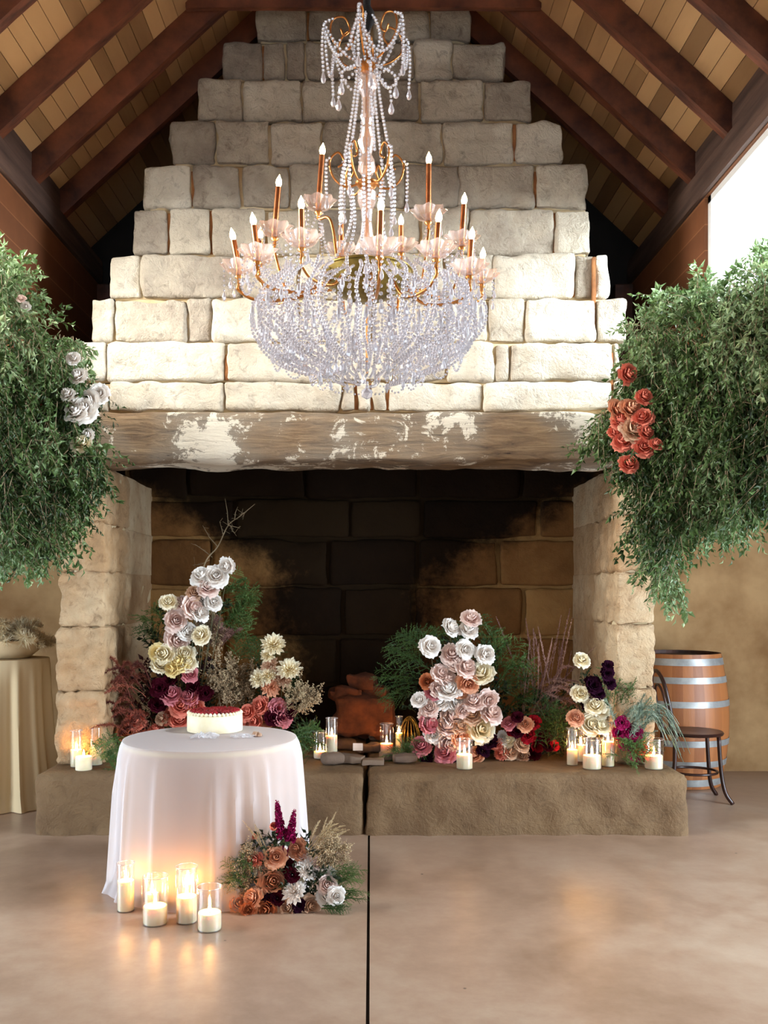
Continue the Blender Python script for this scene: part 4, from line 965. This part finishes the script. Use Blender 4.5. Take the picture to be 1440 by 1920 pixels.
# ================================================================== BARREL, CHAIR, DRAPED STAND
bx, by = (1272-VX)*6.98/F, 6.98
b = thing('wine_barrel', 'oak wine barrel with galvanised hoops standing by the right rear wall', 'barrel', (bx, by, 0))
def br(z): return .30+.058*math.sin(PI*min(max(z/.97, 0), 1))
m = MB(); n = 28
for k_ in range(n):
    a0, a1 = 2*PI*k_/n, 2*PI*(k_+1)/n; zz = np.linspace(0.003, .97, 14); V = []
    for z in zz:
        for a in (a0, (a0+a1)/2, a1): r = br(z)-(.0025 if a != (a0+a1)/2 else 0); V.append((bx+r*math.cos(a), by+r*math.sin(a), z))
    i = np.arange(13)[:, None]*3; j = np.arange(2)[None]; m.add(V, np.stack([i+j, i+j+1, i+j+4, i+j+3], -1).reshape(-1, 4), rnd.random())
m.build('staves', M['oak'], b, smooth=True, sharp=.5)
m = MB(); m.add(*lathe([(.001, .945), (.285, .945), (.287, .97), (.302, .97)], 40, (bx, by, 0))); m.build('barrel_head', M['wood_dark'], b)
for z, h in ((.915, .05), (.785, .045), (.615, .045), (.335, .045), (.185, .045), (.05, .05)):
    m = MB(); m.add(*lathe([(br(z-h/2)+.001, z-h/2), (br(z-h/2)+.004, z-h/2), (br(z+h/2)+.004, z+h/2), (br(z+h/2)+.001, z+h/2)], 48, (bx, by, 0))); m.build('hoop', M['hoop'], b, smooth=True, sharp=.6)
# bentwood chair facing right
cx_, cy_ = (1300-VX)*6.36/F, 6.36
q = thing('bentwood_chair', 'dark bentwood cafe chair facing right beside the wine barrel', 'chair', (cx_, cy_, 0))
m = MB(); m.add(*lathe([(.001, .452), (.16, .449), (.192, .455), (.198, .466), (.19, .476), (.165, .474), (.001, .466)], 40, (cx_, cy_, 0))); m.build('seat', M['bent'], q, smooth=True, sharp=.9)
for dx, dy in ((.15, -.10), (.15, .12)):
    m = MB(); m.add(*tube(smooth_path([(cx_+dx*.9, cy_+dy, .45), (cx_+dx*1.0, cy_+dy*1.05, .22), (cx_+dx*1.15, cy_+dy*1.2, .08), (cx_+dx*1.45, cy_+dy*1.35, .004)], 16), .014, 8)); m.build('leg', M['bent'], q, smooth=True)
for s in (-1, 1):
    m = MB(); m.add(*tube(smooth_path([(cx_-.22, cy_+.15*s, .004), (cx_-.175, cy_+.14*s, .25), (cx_-.17, cy_+.135*s, .47)], 12), .014, 8)); m.build('leg', M['bent'], q, smooth=True)
m = MB(); hoop_ = [(cx_-.17, cy_-.135, .46), (cx_-.21, cy_-.165, .64), (cx_-.245, cy_-.13, .82), (cx_-.255, cy_, .885), (cx_-.245, cy_+.13, .82), (cx_-.21, cy_+.165, .64), (cx_-.17, cy_+.135, .46)]
m.add(*tube(smooth_path(hoop_, 42), .0135, 8)); m.build('back_hoop', M['bent'], q, smooth=True)
m = MB(); m.add(*tube(smooth_path([(cx_-.175, cy_-.08, .47), (cx_-.21, cy_-.105, .62), (cx_-.235, cy_-.075, .75), (cx_-.243, cy_, .79), (cx_-.235, cy_+.075, .75), (cx_-.21, cy_+.105, .62), (cx_-.175, cy_+.08, .47)], 36), .009, 8)); m.build('back_inner_hoop', M['bent'], q, smooth=True)
m = MB(); m.add(*tube([(cx_+.158*math.cos(t), cy_+.145*math.sin(t), .20) for t in np.linspace(0, 2*PI, 41)], .009, 8, False)); m.build('stretcher_ring', M['bent'], q, smooth=True)
# draped stand at the far left
sx, sy = (18-VX)*6.3/F, 6.3; SH = .97
s_ = thing('draped_stand', 'tall round stand under a gathered cream cloth at the far left', 'stand', (sx, sy, 0))
m = MB(); m.add(*lathe([(.001, 0), (.14, 0), (.14, .02), (.03, .03), (.03, SH-.03), (.25, SH-.02), (.25, SH), (.001, SH)], 28, (sx, sy, 0))); m.build('pedestal', M['bent'], s_, smooth=True, sharp=.8)
A = np.linspace(0, 2*PI, 160, endpoint=False); fold = .5*np.sin(7*A)+.8*np.sin(12*A+1)+.5*np.sin(19*A+2)+.3*np.sin(29*A); rows = [np.stack([r*np.cos(A), r*np.sin(A), np.full(160, SH+.004)], -1) for r in (.02, .2, .255)]
for s in np.linspace(0, 1, 22)[1:]:
    pinch = 1-.0*s; rr = .262+.07*s-.02*math.sin(PI*s)+.028*fold*(.3+.7*s)*min(1, 6*s)+(.06*max(0, s-.9)*10*.5); rows.append(np.stack([rr*np.cos(A), rr*np.sin(A), np.full(160, SH+.004-(SH)*s)], -1))
V = np.concatenate(rows)+[sx, sy, 0]; i = np.arange(len(rows)-1)[:, None]*160; j = np.arange(160)[None]; j2 = (j+1) % 160
m = MB(); m.add(V, [np.stack([i+j2, i+j, i+160+j, i+160+j2], -1).reshape(-1, 4), np.arange(160)[None]]); o = m.build('drape', M['linen'], None, smooth=True, sharp=1)
tag(o, 'cream gathered cloth hanging to the floor over the far left stand', 'cloth'); recenter(o)
bz = SH+.008; bw = thing('pampas_bowl', 'shallow cream bowl full of fluffy dried pampas on the far left stand', 'bowl', (sx, sy, bz))
m = MB(); m.add(*lathe([(.001, bz), (.13, bz), (.19, bz+.05), (.22, bz+.12), (.212, bz+.12), (.18, bz+.055), (.001, bz+.02)], 36, (sx, sy, 0))); m.build('bowl', M['linen'], bw, smooth=True, sharp=.9)
m = MB()
for k_ in range(60):
    a = rnd.uniform(0, 2*PI); plume(m, (sx+rnd.uniform(-.08, .08), sy+rnd.uniform(-.08, .08), bz+.06), (math.cos(a), math.sin(a)*.8, rnd.uniform(.4, 1.9)), rnd.uniform(.24, .40), .06, .4, rnd.uniform(.3, .9), .1, 320, .0034)
m.build('pampas_plumes', LF['pampas'], bw)

# ================================================================== FLOWER ARRANGEMENTS ON THE HEARTH
def up(dx, dz=1, dy=-.1): return (dx, dy+rnd.gauss(0, .12), dz)
# ---- tall one left
D0 = 5.95; foot = (at(330, 1400, D0).x, D0, ZH+.01)
A1 = thing('flower_arrangement', 'tall flower arrangement of blush, cream and coral roses behind the draped table', 'flower arrangement', foot)
L1 = [('r','white',425,1060,27),('r','white',378,1081,36),('r','white',405,1080,38),('r','blush',390,1102,34),('r','tan',364,1112,26),('r','cream',316,1129,28),('r','blush',342,1131,30),('r','blush',362,1138,36),('r','white',383,1121,34),('r','white',401,1129,28),('r','white',376,1150,30),
 ('r','blush',330,1164,38),('r','white',343,1178,28),('r','blush',332,1199,40),('r','white',352,1184,30),('r','cream',376,1191,32),('r','cream',309,1226,36),('r','yellow',297,1224,30),('r','cream',346,1227,38),('r','yellow',337,1242,36),('r','cream',302,1246,32),('r','yellow',322,1254,28),('r','cream',352,1243,30),
 ('r','pink',356,1264,28),('r','pink',322,1303,34),('r','coral',340,1324,36),('r','pink',355,1308,32),('r','coral',366,1326,32),('r','coral',318,1342,32),('r','coral',336,1352,30),('r','tan',303,1347,22),('r','coral',254,1350,36),('r','rust',238,1374,32),('r','coral',268,1386,30),('r','coral',292,1370,28),('r','pink',375,1345,26),('c','burgundy',300,1290,36),('c','burgundy',295,1322,30),('c','burgundy',362,1288,30),('c','burgundy',318,1276,30),('c','burgundy',385,1300,28)]
put_flowers(A1, D0, L1, ZH, foot, -.12)
m = MB(); st = MB()
for x, y in scatter([(300, 1150), (400, 1120), (420, 1200), (400, 1390), (240, 1420), (260, 1330), (290, 1240)], 120): sprig(m, at(x, y, D0+rnd.uniform(.06, .2)), up(rnd.gauss(0, .5), .6), .14, 9, .05, .022, .2, rnd.uniform(0, .5), st, .9, .1)
m.build('dark_foliage', LF['dark'], A1); st.build('foliage_stem', M['stem'], A1)
m = MB()
for x, y in scatter([(290, 1240), (390, 1250), (400, 1370), (250, 1400), (270, 1300)], 90): sprig(m, at(x, y, D0+rnd.uniform(.0, .12)), up(rnd.gauss(0, .6), .5), .12, 9, .05, .024, .2, rnd.uniform(0, .6), None, .9, .1)
m.build('burgundy_foliage', LF['burgundy'], A1)
m = MB()
for x, y, dx, dz, L in [(400, 1200, .35, 1, .42), (420, 1180, .5, .9, .38), (430, 1150, .6, .5, .3), (410, 1110, .5, .6, .28), (400, 1150, .1, 1, .36), (440, 1240, .4, 1, .4), (300, 1200, -.5, .6, .22), (310, 1170, -.4, .5, .2), (430, 1120, .9, .3, .22), (445, 1210, .3, 1, .3)]:
    for _ in range(3): fern(m, np.array(at(x, y, D0+.12))+rg.normal(size=3)*.02, (dx+rnd.gauss(0, .12), .02, dz), L*rnd.uniform(.7, 1.05), .11, .25, rnd.uniform(.4, .95), 18, 14, .0022)
for x, y in ((215, 1420), (205, 1400), (225, 1440), (200, 1430), (235, 1410), (215, 1405), (190, 1420)):
    for _ in range(3): fern(m, at(x, y, 5.62), (rnd.gauss(0, .7), -.3+rnd.gauss(0, .4), rnd.uniform(.1, 1)), rnd.uniform(.12, .2), .07, .5, rnd.uniform(.3, .8), 14, 11, .0017)
m.build('asparagus_fern', LF['fern'], A1)
m = MB()
for k_ in range(40):
    z = rnd.random(); plume(m, at(rnd.uniform(235, 290), rnd.uniform(1260, 1390), D0+rnd.uniform(-.2, .05)), (-rnd.uniform(.15, 1.0), rnd.gauss(-.1, .15), 1), rnd.uniform(.3, .5), .022, rnd.uniform(.5, 1.1), rnd.uniform(.1, .9), .25, 240, .0024)
m.build('red_brown_grass', LF['redgrass'], A1)
m = MB()
for k_ in range(16): spray(m, at(rnd.uniform(400, 440), rnd.uniform(1280, 1350), D0+rnd.uniform(-.05, .1)), up(rnd.gauss(.05, .35)), rnd.uniform(.18, .32), 12, .6, .005, rnd.uniform(.3, .9), .1, 16)
for k_ in range(16): spray(m, at(rnd.uniform(370, 410), rnd.uniform(1180, 1230), D0+.04), up(rnd.gauss(.2, .3)), rnd.uniform(.12, .2), 10, .6, .005, rnd.uniform(.3, .7), .1, 14)
m.build('dried_filler', LF['dry'], A1)
m = MB()
for k_ in range(12): plume(m, at(rnd.uniform(385, 420), rnd.uniform(1190, 1230), D0+.02), up(rnd.gauss(.25, .4)), rnd.uniform(.14, .22), .03, .3, rnd.uniform(.1, .7), .2, 150, .0018)
m.build('mauve_filler', LF['mauve'], A1)
m = MB(); tw = [at(383, 1060, 6.1), at(408, 1025, 6.15), at(428, 985, 6.2), at(450, 968, 6.2), at(478, 945, 6.2)]
m.add(*tube(smooth_path([at(370, 1150, 6.05)]+tw, 30), np.linspace(.0055, .0018, 31)[:len(smooth_path([at(370, 1150, 6.05)]+tw, 30))], 5))
for a, b_ in (((428, 985), (422, 935)), ((440, 975), (446, 950)), ((408, 1025), (380, 985)), ((418, 1002), (412, 978)), ((398, 1045), (365, 1020)), ((432, 985), (440, 1000)), ((393, 1050), (360, 1060)), ((450, 968), (462, 960)), ((428, 985), (450, 990))):
    p, q_ = np.array(at(*a, 6.18)), np.array(at(*b_, 6.15)); m.add(*tube([p, (p+q_)/2+rg.normal(size=3)*.008, q_], [.0028, .002, .001], 4))
    for k_ in range(5): t_ = rnd.random(); s0 = p+(q_-p)*t_; m.add(*tube([s0, s0+rg.normal(size=3)*.02], .001, 3))
m.build('bare_branch', M['twig'], A1)
# ---- dahlia one right of it
D0 = 5.95; foot = (at(505, 1400, D0).x, D0, ZH+.01)
A2 = thing('flower_arrangement', 'smaller arrangement of cream dahlias and dried sprigs right behind the cake', 'flower arrangement', foot)
L2 = [('d','cream',513,1209,42),('d','cream',502,1228,28),('d','tan',506,1248,32),('d','cream',503,1266,32),('d','cream',486,1272,36),('d','cream',542,1255,42),('d','tan',529,1272,34),('d','peach',508,1288,36),('r','coral',488,1324,32),('r','coral',464,1336,30),('r','coral',478,1352,26),('r','peach',498,1350,28),('c','pink',521,1328,36),('c','pink',530,1348,34),('c','burgundy',512,1346,30),('c','burgundy',540,1335,28),('r','coral',450,1352,26)]
put_flowers(A2, D0, L2, ZH, foot, -.12)
m = MB(); st = MB()
for x, y in scatter([(470, 1260), (540, 1250), (560, 1330), (590, 1400), (570, 1430), (470, 1400), (450, 1330)], 80): sprig(m, at(x, y, D0+rnd.uniform(.04, .16)), up(rnd.gauss(0, .5), .6), .12, 9, .045, .018, .2, rnd.uniform(0, .6), st, .9, .1)
m.build('dark_foliage', LF['dark'], A2); st.build('foliage_stem', M['stem'], A2)
m = MB()
for k_ in range(14): spray(m, at(rnd.uniform(530, 560), rnd.uniform(1320, 1345), D0-.05), (rnd.uniform(.1, 1.1), -.1, rnd.uniform(.4, 1)), rnd.uniform(.16, .26), 10, .5, .0045, rnd.uniform(.4, 1), .1, 14)
for k_ in range(14): spray(m, at(rnd.uniform(440, 480), rnd.uniform(1290, 1340), D0+.05), up(rnd.gauss(-.1, .35)), rnd.uniform(.16, .28), 12, .6, .005, rnd.uniform(.2, .7), .1, 16)
m.build('dried_filler', LF['dry'], A2)
m = MB()
for k_ in range(16): fern(m, at(rnd.uniform(560, 595), rnd.uniform(1370, 1425), 5.78), (rnd.gauss(0, .6), -.1, rnd.uniform(-.2, 1)), rnd.uniform(.12, .2), .08, .5, rnd.uniform(.2, .7), 14, 11, .0017)
for k_ in range(6): fern(m, at(rnd.uniform(470, 500), 1260, D0+.12), up(rnd.gauss(-.1, .3)), .3, .1, .2, .3, 16, 12, .0016)
m.build('asparagus_fern', LF['fern'], A2)
# ---- big blush mound
D0 = 5.85; foot = (at(865, 1410, D0).x, D0, ZH+.01)
A3 = thing('flower_arrangement', 'large mound arrangement of white and blush roses right of the hearth centre', 'flower arrangement', foot)
L3 = [('r','white',845,1177,32),('r','blush',883,1160,32),('r','white',878,1181,32),('r','white',807,1212,34),('r','blush',848,1227,38),('r','white',873,1218,32),('r','white',910,1227,32),('r','blush',857,1244,36),('r','blush',874,1251,34),('r','cream',902,1263,42),('r','blush',826,1262,32),('r','blush',838,1272,34),('r','white',842,1295,38),('r','rust',801,1278,26),('r','pink',811,1299,26),('r','peach',878,1280,38),('r','peach',861,1293,30),('r','white',786,1313,26),('r','blush',805,1327,30),('r','white',822,1318,34),('r','white',856,1316,36),('r','blush',888,1316,34),('r','blush',916,1311,32),('r','blush',803,1340,30),('r','tan',884,1340,36),('r','blush',848,1345,40),('r','blush',922,1338,38),('r','blush',838,1364,38),('r','pink',804,1358,34),('r','cream',902,1368,44),('r','peach',864,1384,34),('r','white',813,1378,30),('r','pink',789,1399,34),('r','blush',842,1392,36),('r','pink',834,1411,38),('r','peach',890,1416,32),('r','tan',862,1362,28),('c','plum',918,1392,30),('c','plum',905,1408,26),('r','blush',820,1292,28),('r','blush',868,1332,26),('c','plum',800,1422,24),('c','plum',856,1424,22)]
put_flowers(A3, D0, L3, ZH, foot, -.16)
m = MB(); st = MB()
for x, y in scatter([(800, 1230), (880, 1180), (930, 1240), (950, 1340), (940, 1430), (780, 1430), (770, 1330)], 130): sprig(m, at(x, y, D0+rnd.uniform(.06, .2)), up(rnd.gauss(0, .5), .6), .12, 9, .05, .022, .2, rnd.uniform(0, .6), st, .9, .1)
m.build('dark_foliage', LF['dark'], A3); st.build('foliage_stem', M['stem'], A3)
m = MB()
for x, y, dx, dz, L in [(800, 1270, -1, .35, .36), (800, 1260, -1, .55, .36), (800, 1250, -.8, .8, .34), (810, 1240, -.7, .9, .3), (800, 1280, -1, .1, .32), (800, 1230, -.6, .9, .26), (820, 1220, -.3, 1, .24), (790, 1290, -.9, -.1, .24), (840, 1230, -.4, 1, .28),
        (920, 1300, .6, .9, .4), (930, 1290, .8, .6, .34), (920, 1270, .5, 1, .36), (910, 1250, .4, 1, .3), (940, 1310, .9, .5, .28), (900, 1220, .2, 1, .25), (950, 1330, .8, .7, .26), (880, 1200, 0, 1, .2), (860, 1220, -.2, 1, .24), (935, 1255, .9, .3, .24)]:
    for _ in range(2): fern(m, np.array(at(x, y, D0+.12))+rg.normal(size=3)*.02, (dx, rnd.gauss(0, .15), dz+rnd.gauss(0, .12)), L, .12, .25, rnd.uniform(.2, .7), 20, 14, .0018)
for k_ in range(14): fern(m, at(rnd.uniform(735, 780), rnd.uniform(1405, 1425), 5.85), (rnd.gauss(0, .8), -.1, rnd.uniform(0, .7)), rnd.uniform(.1, .16), .07, .5, rnd.uniform(.2, .6), 14, 11, .0017)
m.build('asparagus_fern', LF['fern'], A3)
# ---- low red cluster with brown grasses
D0 = 5.9; foot = (at(985, 1405, D0).x, D0, ZH+.01)
A4 = thing('flower_arrangement', 'low cluster of red and peach blooms with tall mauve grasses on the right hearth', 'flower arrangement', foot)
L4 = [('r','pink',954,1356,24),('r','peach',985,1358,26),('b','red',1002,1354,26),('c','red',990,1379,30),('r','white',943,1383,22),('r','cream',952,1389,24),('r','coral',932,1393,24),('r','tan',979,1397,26),('r','tan',957,1410,28),('r','tan',979,1418,24),('r','coral',940,1411,24),('c','red',1006,1397,28),('c','red',1040,1398,20),('c','burgundy',970,1372,28),('c','burgundy',1020,1382,26),('c','burgundy',1000,1415,26),('c','burgundy',970,1345,24),('c','burgundy',1028,1400,24),('c','red',962,1371,22),('r','tan',966,1427,18),('c','burgundy',985,1432,24)]
put_flowers(A4, D0, L4, ZH, foot, -.3)
m = MB(); st = MB()
for x, y in scatter([(940, 1340), (1050, 1300), (1070, 1430), (930, 1430)], 100): sprig(m, at(x, y, D0+rnd.uniform(.04, .22)), up(rnd.gauss(0, .5), .6), .12, 9, .045, .018, .2, rnd.uniform(0, .5), st, .9, .1)
m.build('dark_foliage', LF['dark'], A4); st.build('foliage_stem', M['stem'], A4)
m = MB()
for k_ in range(30): plume(m, at(rnd.uniform(975, 1050), rnd.uniform(1320, 1400), D0+rnd.uniform(.05, .2)), (rnd.gauss(.1, .22), 0, 1), rnd.uniform(.45, .78), .015, rnd.uniform(.02, .15), rnd.uniform(.3, 1), .45, 200, .0021, 1.4)
for k_ in range(34): plume(m, at(rnd.uniform(990, 1050), rnd.uniform(1300, 1370), D0+rnd.uniform(.0, .15)), (rnd.uniform(.3, 1), -.1, 1), rnd.uniform(.3, .5), .018, rnd.uniform(.5, .9), rnd.uniform(.3, .9), .3, 220, .0022)
m.build('mauve_grass', LF['mauve'], A4)
m = MB()
for k_ in range(24): fern(m, at(rnd.uniform(1000, 1060), rnd.uniform(1340, 1420), D0+rnd.uniform(-.1, .1)), up(rnd.gauss(0, .4)), rnd.uniform(.18, .3), .1, .3, rnd.uniform(.1, .5), 16, 12, .0017)
m.build('asparagus_fern', LF['fern'], A4)
# ---- right end
D0 = 5.9; foot = (at(1135, 1405, D0).x, D0, ZH+.01)
A5 = thing('flower_arrangement', 'arrangement of cream roses and magenta blooms with silvery grass by the right pier', 'flower arrangement', foot)
L5 = [('r','cream',1091,1238,26),('r','cream',1088,1301,28),('r','cream',1117,1324,32),('r','cream',1128,1334,26),('r','cream',1108,1358,36),('r','cream',1126,1362,30),('r','peach',1080,1346,28),('c','magenta',1186,1374,36),('c','magenta',1166,1355,26),('c','magenta',1176,1392,32),('c','red',1200,1402,26),('c','magenta',1192,1412,28),('c','red',1210,1418,22),('c','magenta',1160,1376,26),('c','plum',1112,1285,34),('c','plum',1138,1262,26),('c','plum',1100,1322,30),('c','plum',1142,1280,26),('c','plum',1120,1300,28),('c','plum',1140,1248,20)]
put_flowers(A5, 5.64, L5, ZH, foot, -.1)
m = MB(); st = MB()
for x, y in scatter([(1080, 1290), (1150, 1270), (1210, 1340), (1220, 1430), (1090, 1430)], 90): sprig(m, at(x, y, 5.74+rnd.uniform(.06, .22)), up(rnd.gauss(0, .5), .6), .12, 9, .04, .015, .2, rnd.uniform(0, .6), st, .9, .1)
m.build('dark_foliage', LF['dark'], A5); st.build('foliage_stem', M['stem'], A5)
m = MB()
for k_ in range(30): plume(m, at(rnd.uniform(1150, 1210), rnd.uniform(1350, 1400), 5.62+rnd.uniform(-.05, .03)), (rnd.uniform(-.4, .9), -.15, 1), rnd.uniform(.16, .3), .03, .4, rnd.uniform(.1, .8), .1, 130, .0014, .9)
for k_ in range(34): m.add(*tube(arc(at(rnd.uniform(1200, 1225), rnd.uniform(1320, 1350), 5.6+rnd.uniform(-.04, .03)), (rnd.uniform(.2, 1), -.1, rnd.uniform(.1, .8)), rnd.uniform(.16, .26), rnd.uniform(1.0, 1.6), 12), .0017, 3, False), rnd.random())
m.build('silver_grass', LF['silver'], A5)
m = MB()
for k_ in range(18): fern(m, at(rnd.uniform(1150, 1200), rnd.uniform(1395, 1425), 5.58), (rnd.gauss(0, .7), -.2, rnd.uniform(-.1, .8)), rnd.uniform(.1, .17), .07, .6, rnd.uniform(.3, .8), 14, 11, .0017)
for k_ in range(10): fern(m, at(rnd.uniform(1135, 1185), rnd.uniform(1290, 1350), 5.72), up(rnd.gauss(.1, .4)), rnd.uniform(.14, .24), .09, .3, rnd.uniform(.3, .7), 16, 12, .0017)
m.build('asparagus_fern', LF['fern'], A5)

# ================================================================== FLOOR ARRANGEMENT
D0 = 4.14; foot = (at(540, 1700, D0).x, D0+.04, .005)
A6 = thing('flower_arrangement', 'low arrangement of peach roses and white dahlias on the floor at the tablecloth hem', 'flower arrangement', foot)
L6 = [('r','peach',517,1607,40),('r','peach',511,1652,54),('d','white',552,1672,46),('r','peach',449,1696,40),('r','peach',474,1684,38),('r','rust',500,1706,32),('r','tan',540,1702,38),('r','tan',583,1699,38),('d','white',575,1631,40),('d','white',613,1640,38),('r','blush',614,1660,34),('r','white',612,1682,32),('r','white',630,1680,32),('r','peach',556,1590,34),('r','peach',564,1602,26),('r','coral',478,1611,28),('t','coral',513,1551,26),('t','coral',481,1567,20),('r','rust',466,1706,28),('r','cream',562,1646,24),('c','burgundy',538,1625,34),('c','burgundy',548,1640,28),('c','burgundy',520,1684,30),('c','plum',505,1688,26),('c','plum',560,1698,26),('r','blush',598,1620,24),('c','blush',570,1612,26)]
put_flowers(A6, D0, L6, 0, foot, .18, .95)
m = MB(); st = MB()
for x, y in scatter([(470, 1600), (540, 1560), (600, 1610), (640, 1680), (620, 1715), (450, 1715), (440, 1660)], 120): sprig(m, at(x, min(y, 1700), D0+rnd.uniform(.03, .16)), up(rnd.gauss(0, .6), .5), .09, 9, .038, .018, .2, rnd.uniform(0, .6), st, .9, .05)
m.build('dark_foliage', LF['dark'], A6); st.build('foliage_stem', M['stem'], A6)
for (x0, y0, x1, y1) in ((532, 1600, 519, 1502), (538, 1605, 552, 1520)):
    m = MB(); a, b_ = np.array(at(x0, y0, D0+.05)), np.array(at(x1, y1, D0+.05)); m.add(*tube([a, b_], .003, 5), .2); t_ = rg.uniform(.35, 1, 170); P = a+(b_-a)*t_[:, None]; w_ = (.024*(1.2-t_)**.8)[:, None]
    R = rg.normal(size=P.shape); R /= np.linalg.norm(R, axis=1, keepdims=True); leaves(m, P+R*w_*.3, R+[0, 0, .3], w_[:, 0]*1.3, w_[:, 0]*1.2, rg.uniform(.3, 1, 170), .5, .2)
    m.build('snapdragon', PET['magenta'], A6, smooth=True)
m = MB()
for k_ in range(13): plume(m, at(rnd.uniform(575, 595), rnd.uniform(1590, 1620), D0+.06), (rnd.uniform(.25, .95), .0, 1), rnd.uniform(.16, .27), .012, rnd.uniform(.1, .4), rnd.uniform(.3, .8), .25, 200, .0011, 1.3)
for k_ in range(5): plume(m, at(rnd.uniform(495, 505), 1600, D0+.04), (rnd.uniform(-.7, -.3), 0, 1), rnd.uniform(.1, .2), .01, .1, .5, .3, 120, .001, 1.3)
m.build('pampas_plume', LF['pampas'], A6)
m = MB()
for k_ in range(15): spray(m, at(rnd.uniform(580, 600), rnd.uniform(1590, 1625), D0+.03), (rnd.uniform(.3, 1.1), -.05, rnd.uniform(.1, .6)), rnd.uniform(.09, .15), 10, .5, .003, rnd.uniform(.5, 1), .4, 14)
for k_ in range(22): spray(m, at(rnd.uniform(455, 490), rnd.uniform(1620, 1680), D0+.04), (rnd.uniform(-1, .1), -.05, rnd.uniform(.0, .9)), rnd.uniform(.08, .14), 9, .6, .003, rnd.uniform(.5, 1), .1, 12)
m.build('dried_filler', LF['dry'], A6)
m = MB()
for k_ in range(16): fern(m, at(rnd.uniform(440, 475), rnd.uniform(1620, 1680), D0+.02), (rnd.uniform(-.9, 0), 0, rnd.uniform(.0, 1)), rnd.uniform(.08, .14), .045, .2, rnd.uniform(.2, .7), 14, 10, .001)
for k_ in range(26): fern(m, at(rnd.uniform(605, 640), rnd.uniform(1620, 1690), D0+.05), (rnd.uniform(.4, 1.2), 0, rnd.uniform(-.1, .6)), rnd.uniform(.1, .16), .045, .2, rnd.uniform(.4, 1), 14, 10, .0009)
for k_ in range(8): fern(m, at(rnd.uniform(600, 620), rnd.uniform(1695, 1705), D0-.02), (1, -.1, .05), rnd.uniform(.08, .12), .035, .1, rnd.uniform(.2, .6), 14, 10, .001)
m.build('asparagus_fern', LF['fern'], A6)

# leaf and filler masses nobody could count
for o_ in bpy.data.objects:
    if o_.parent and o_.name.split('.')[0] in ('foliage', 'stems', 'foliage_stem', 'dark_foliage', 'burgundy_foliage', 'asparagus_fern', 'red_brown_grass', 'dried_filler', 'mauve_filler', 'mauve_grass', 'silver_grass', 'pampas_plumes', 'flower_stems'):
        o_['kind'] = 'stuff'
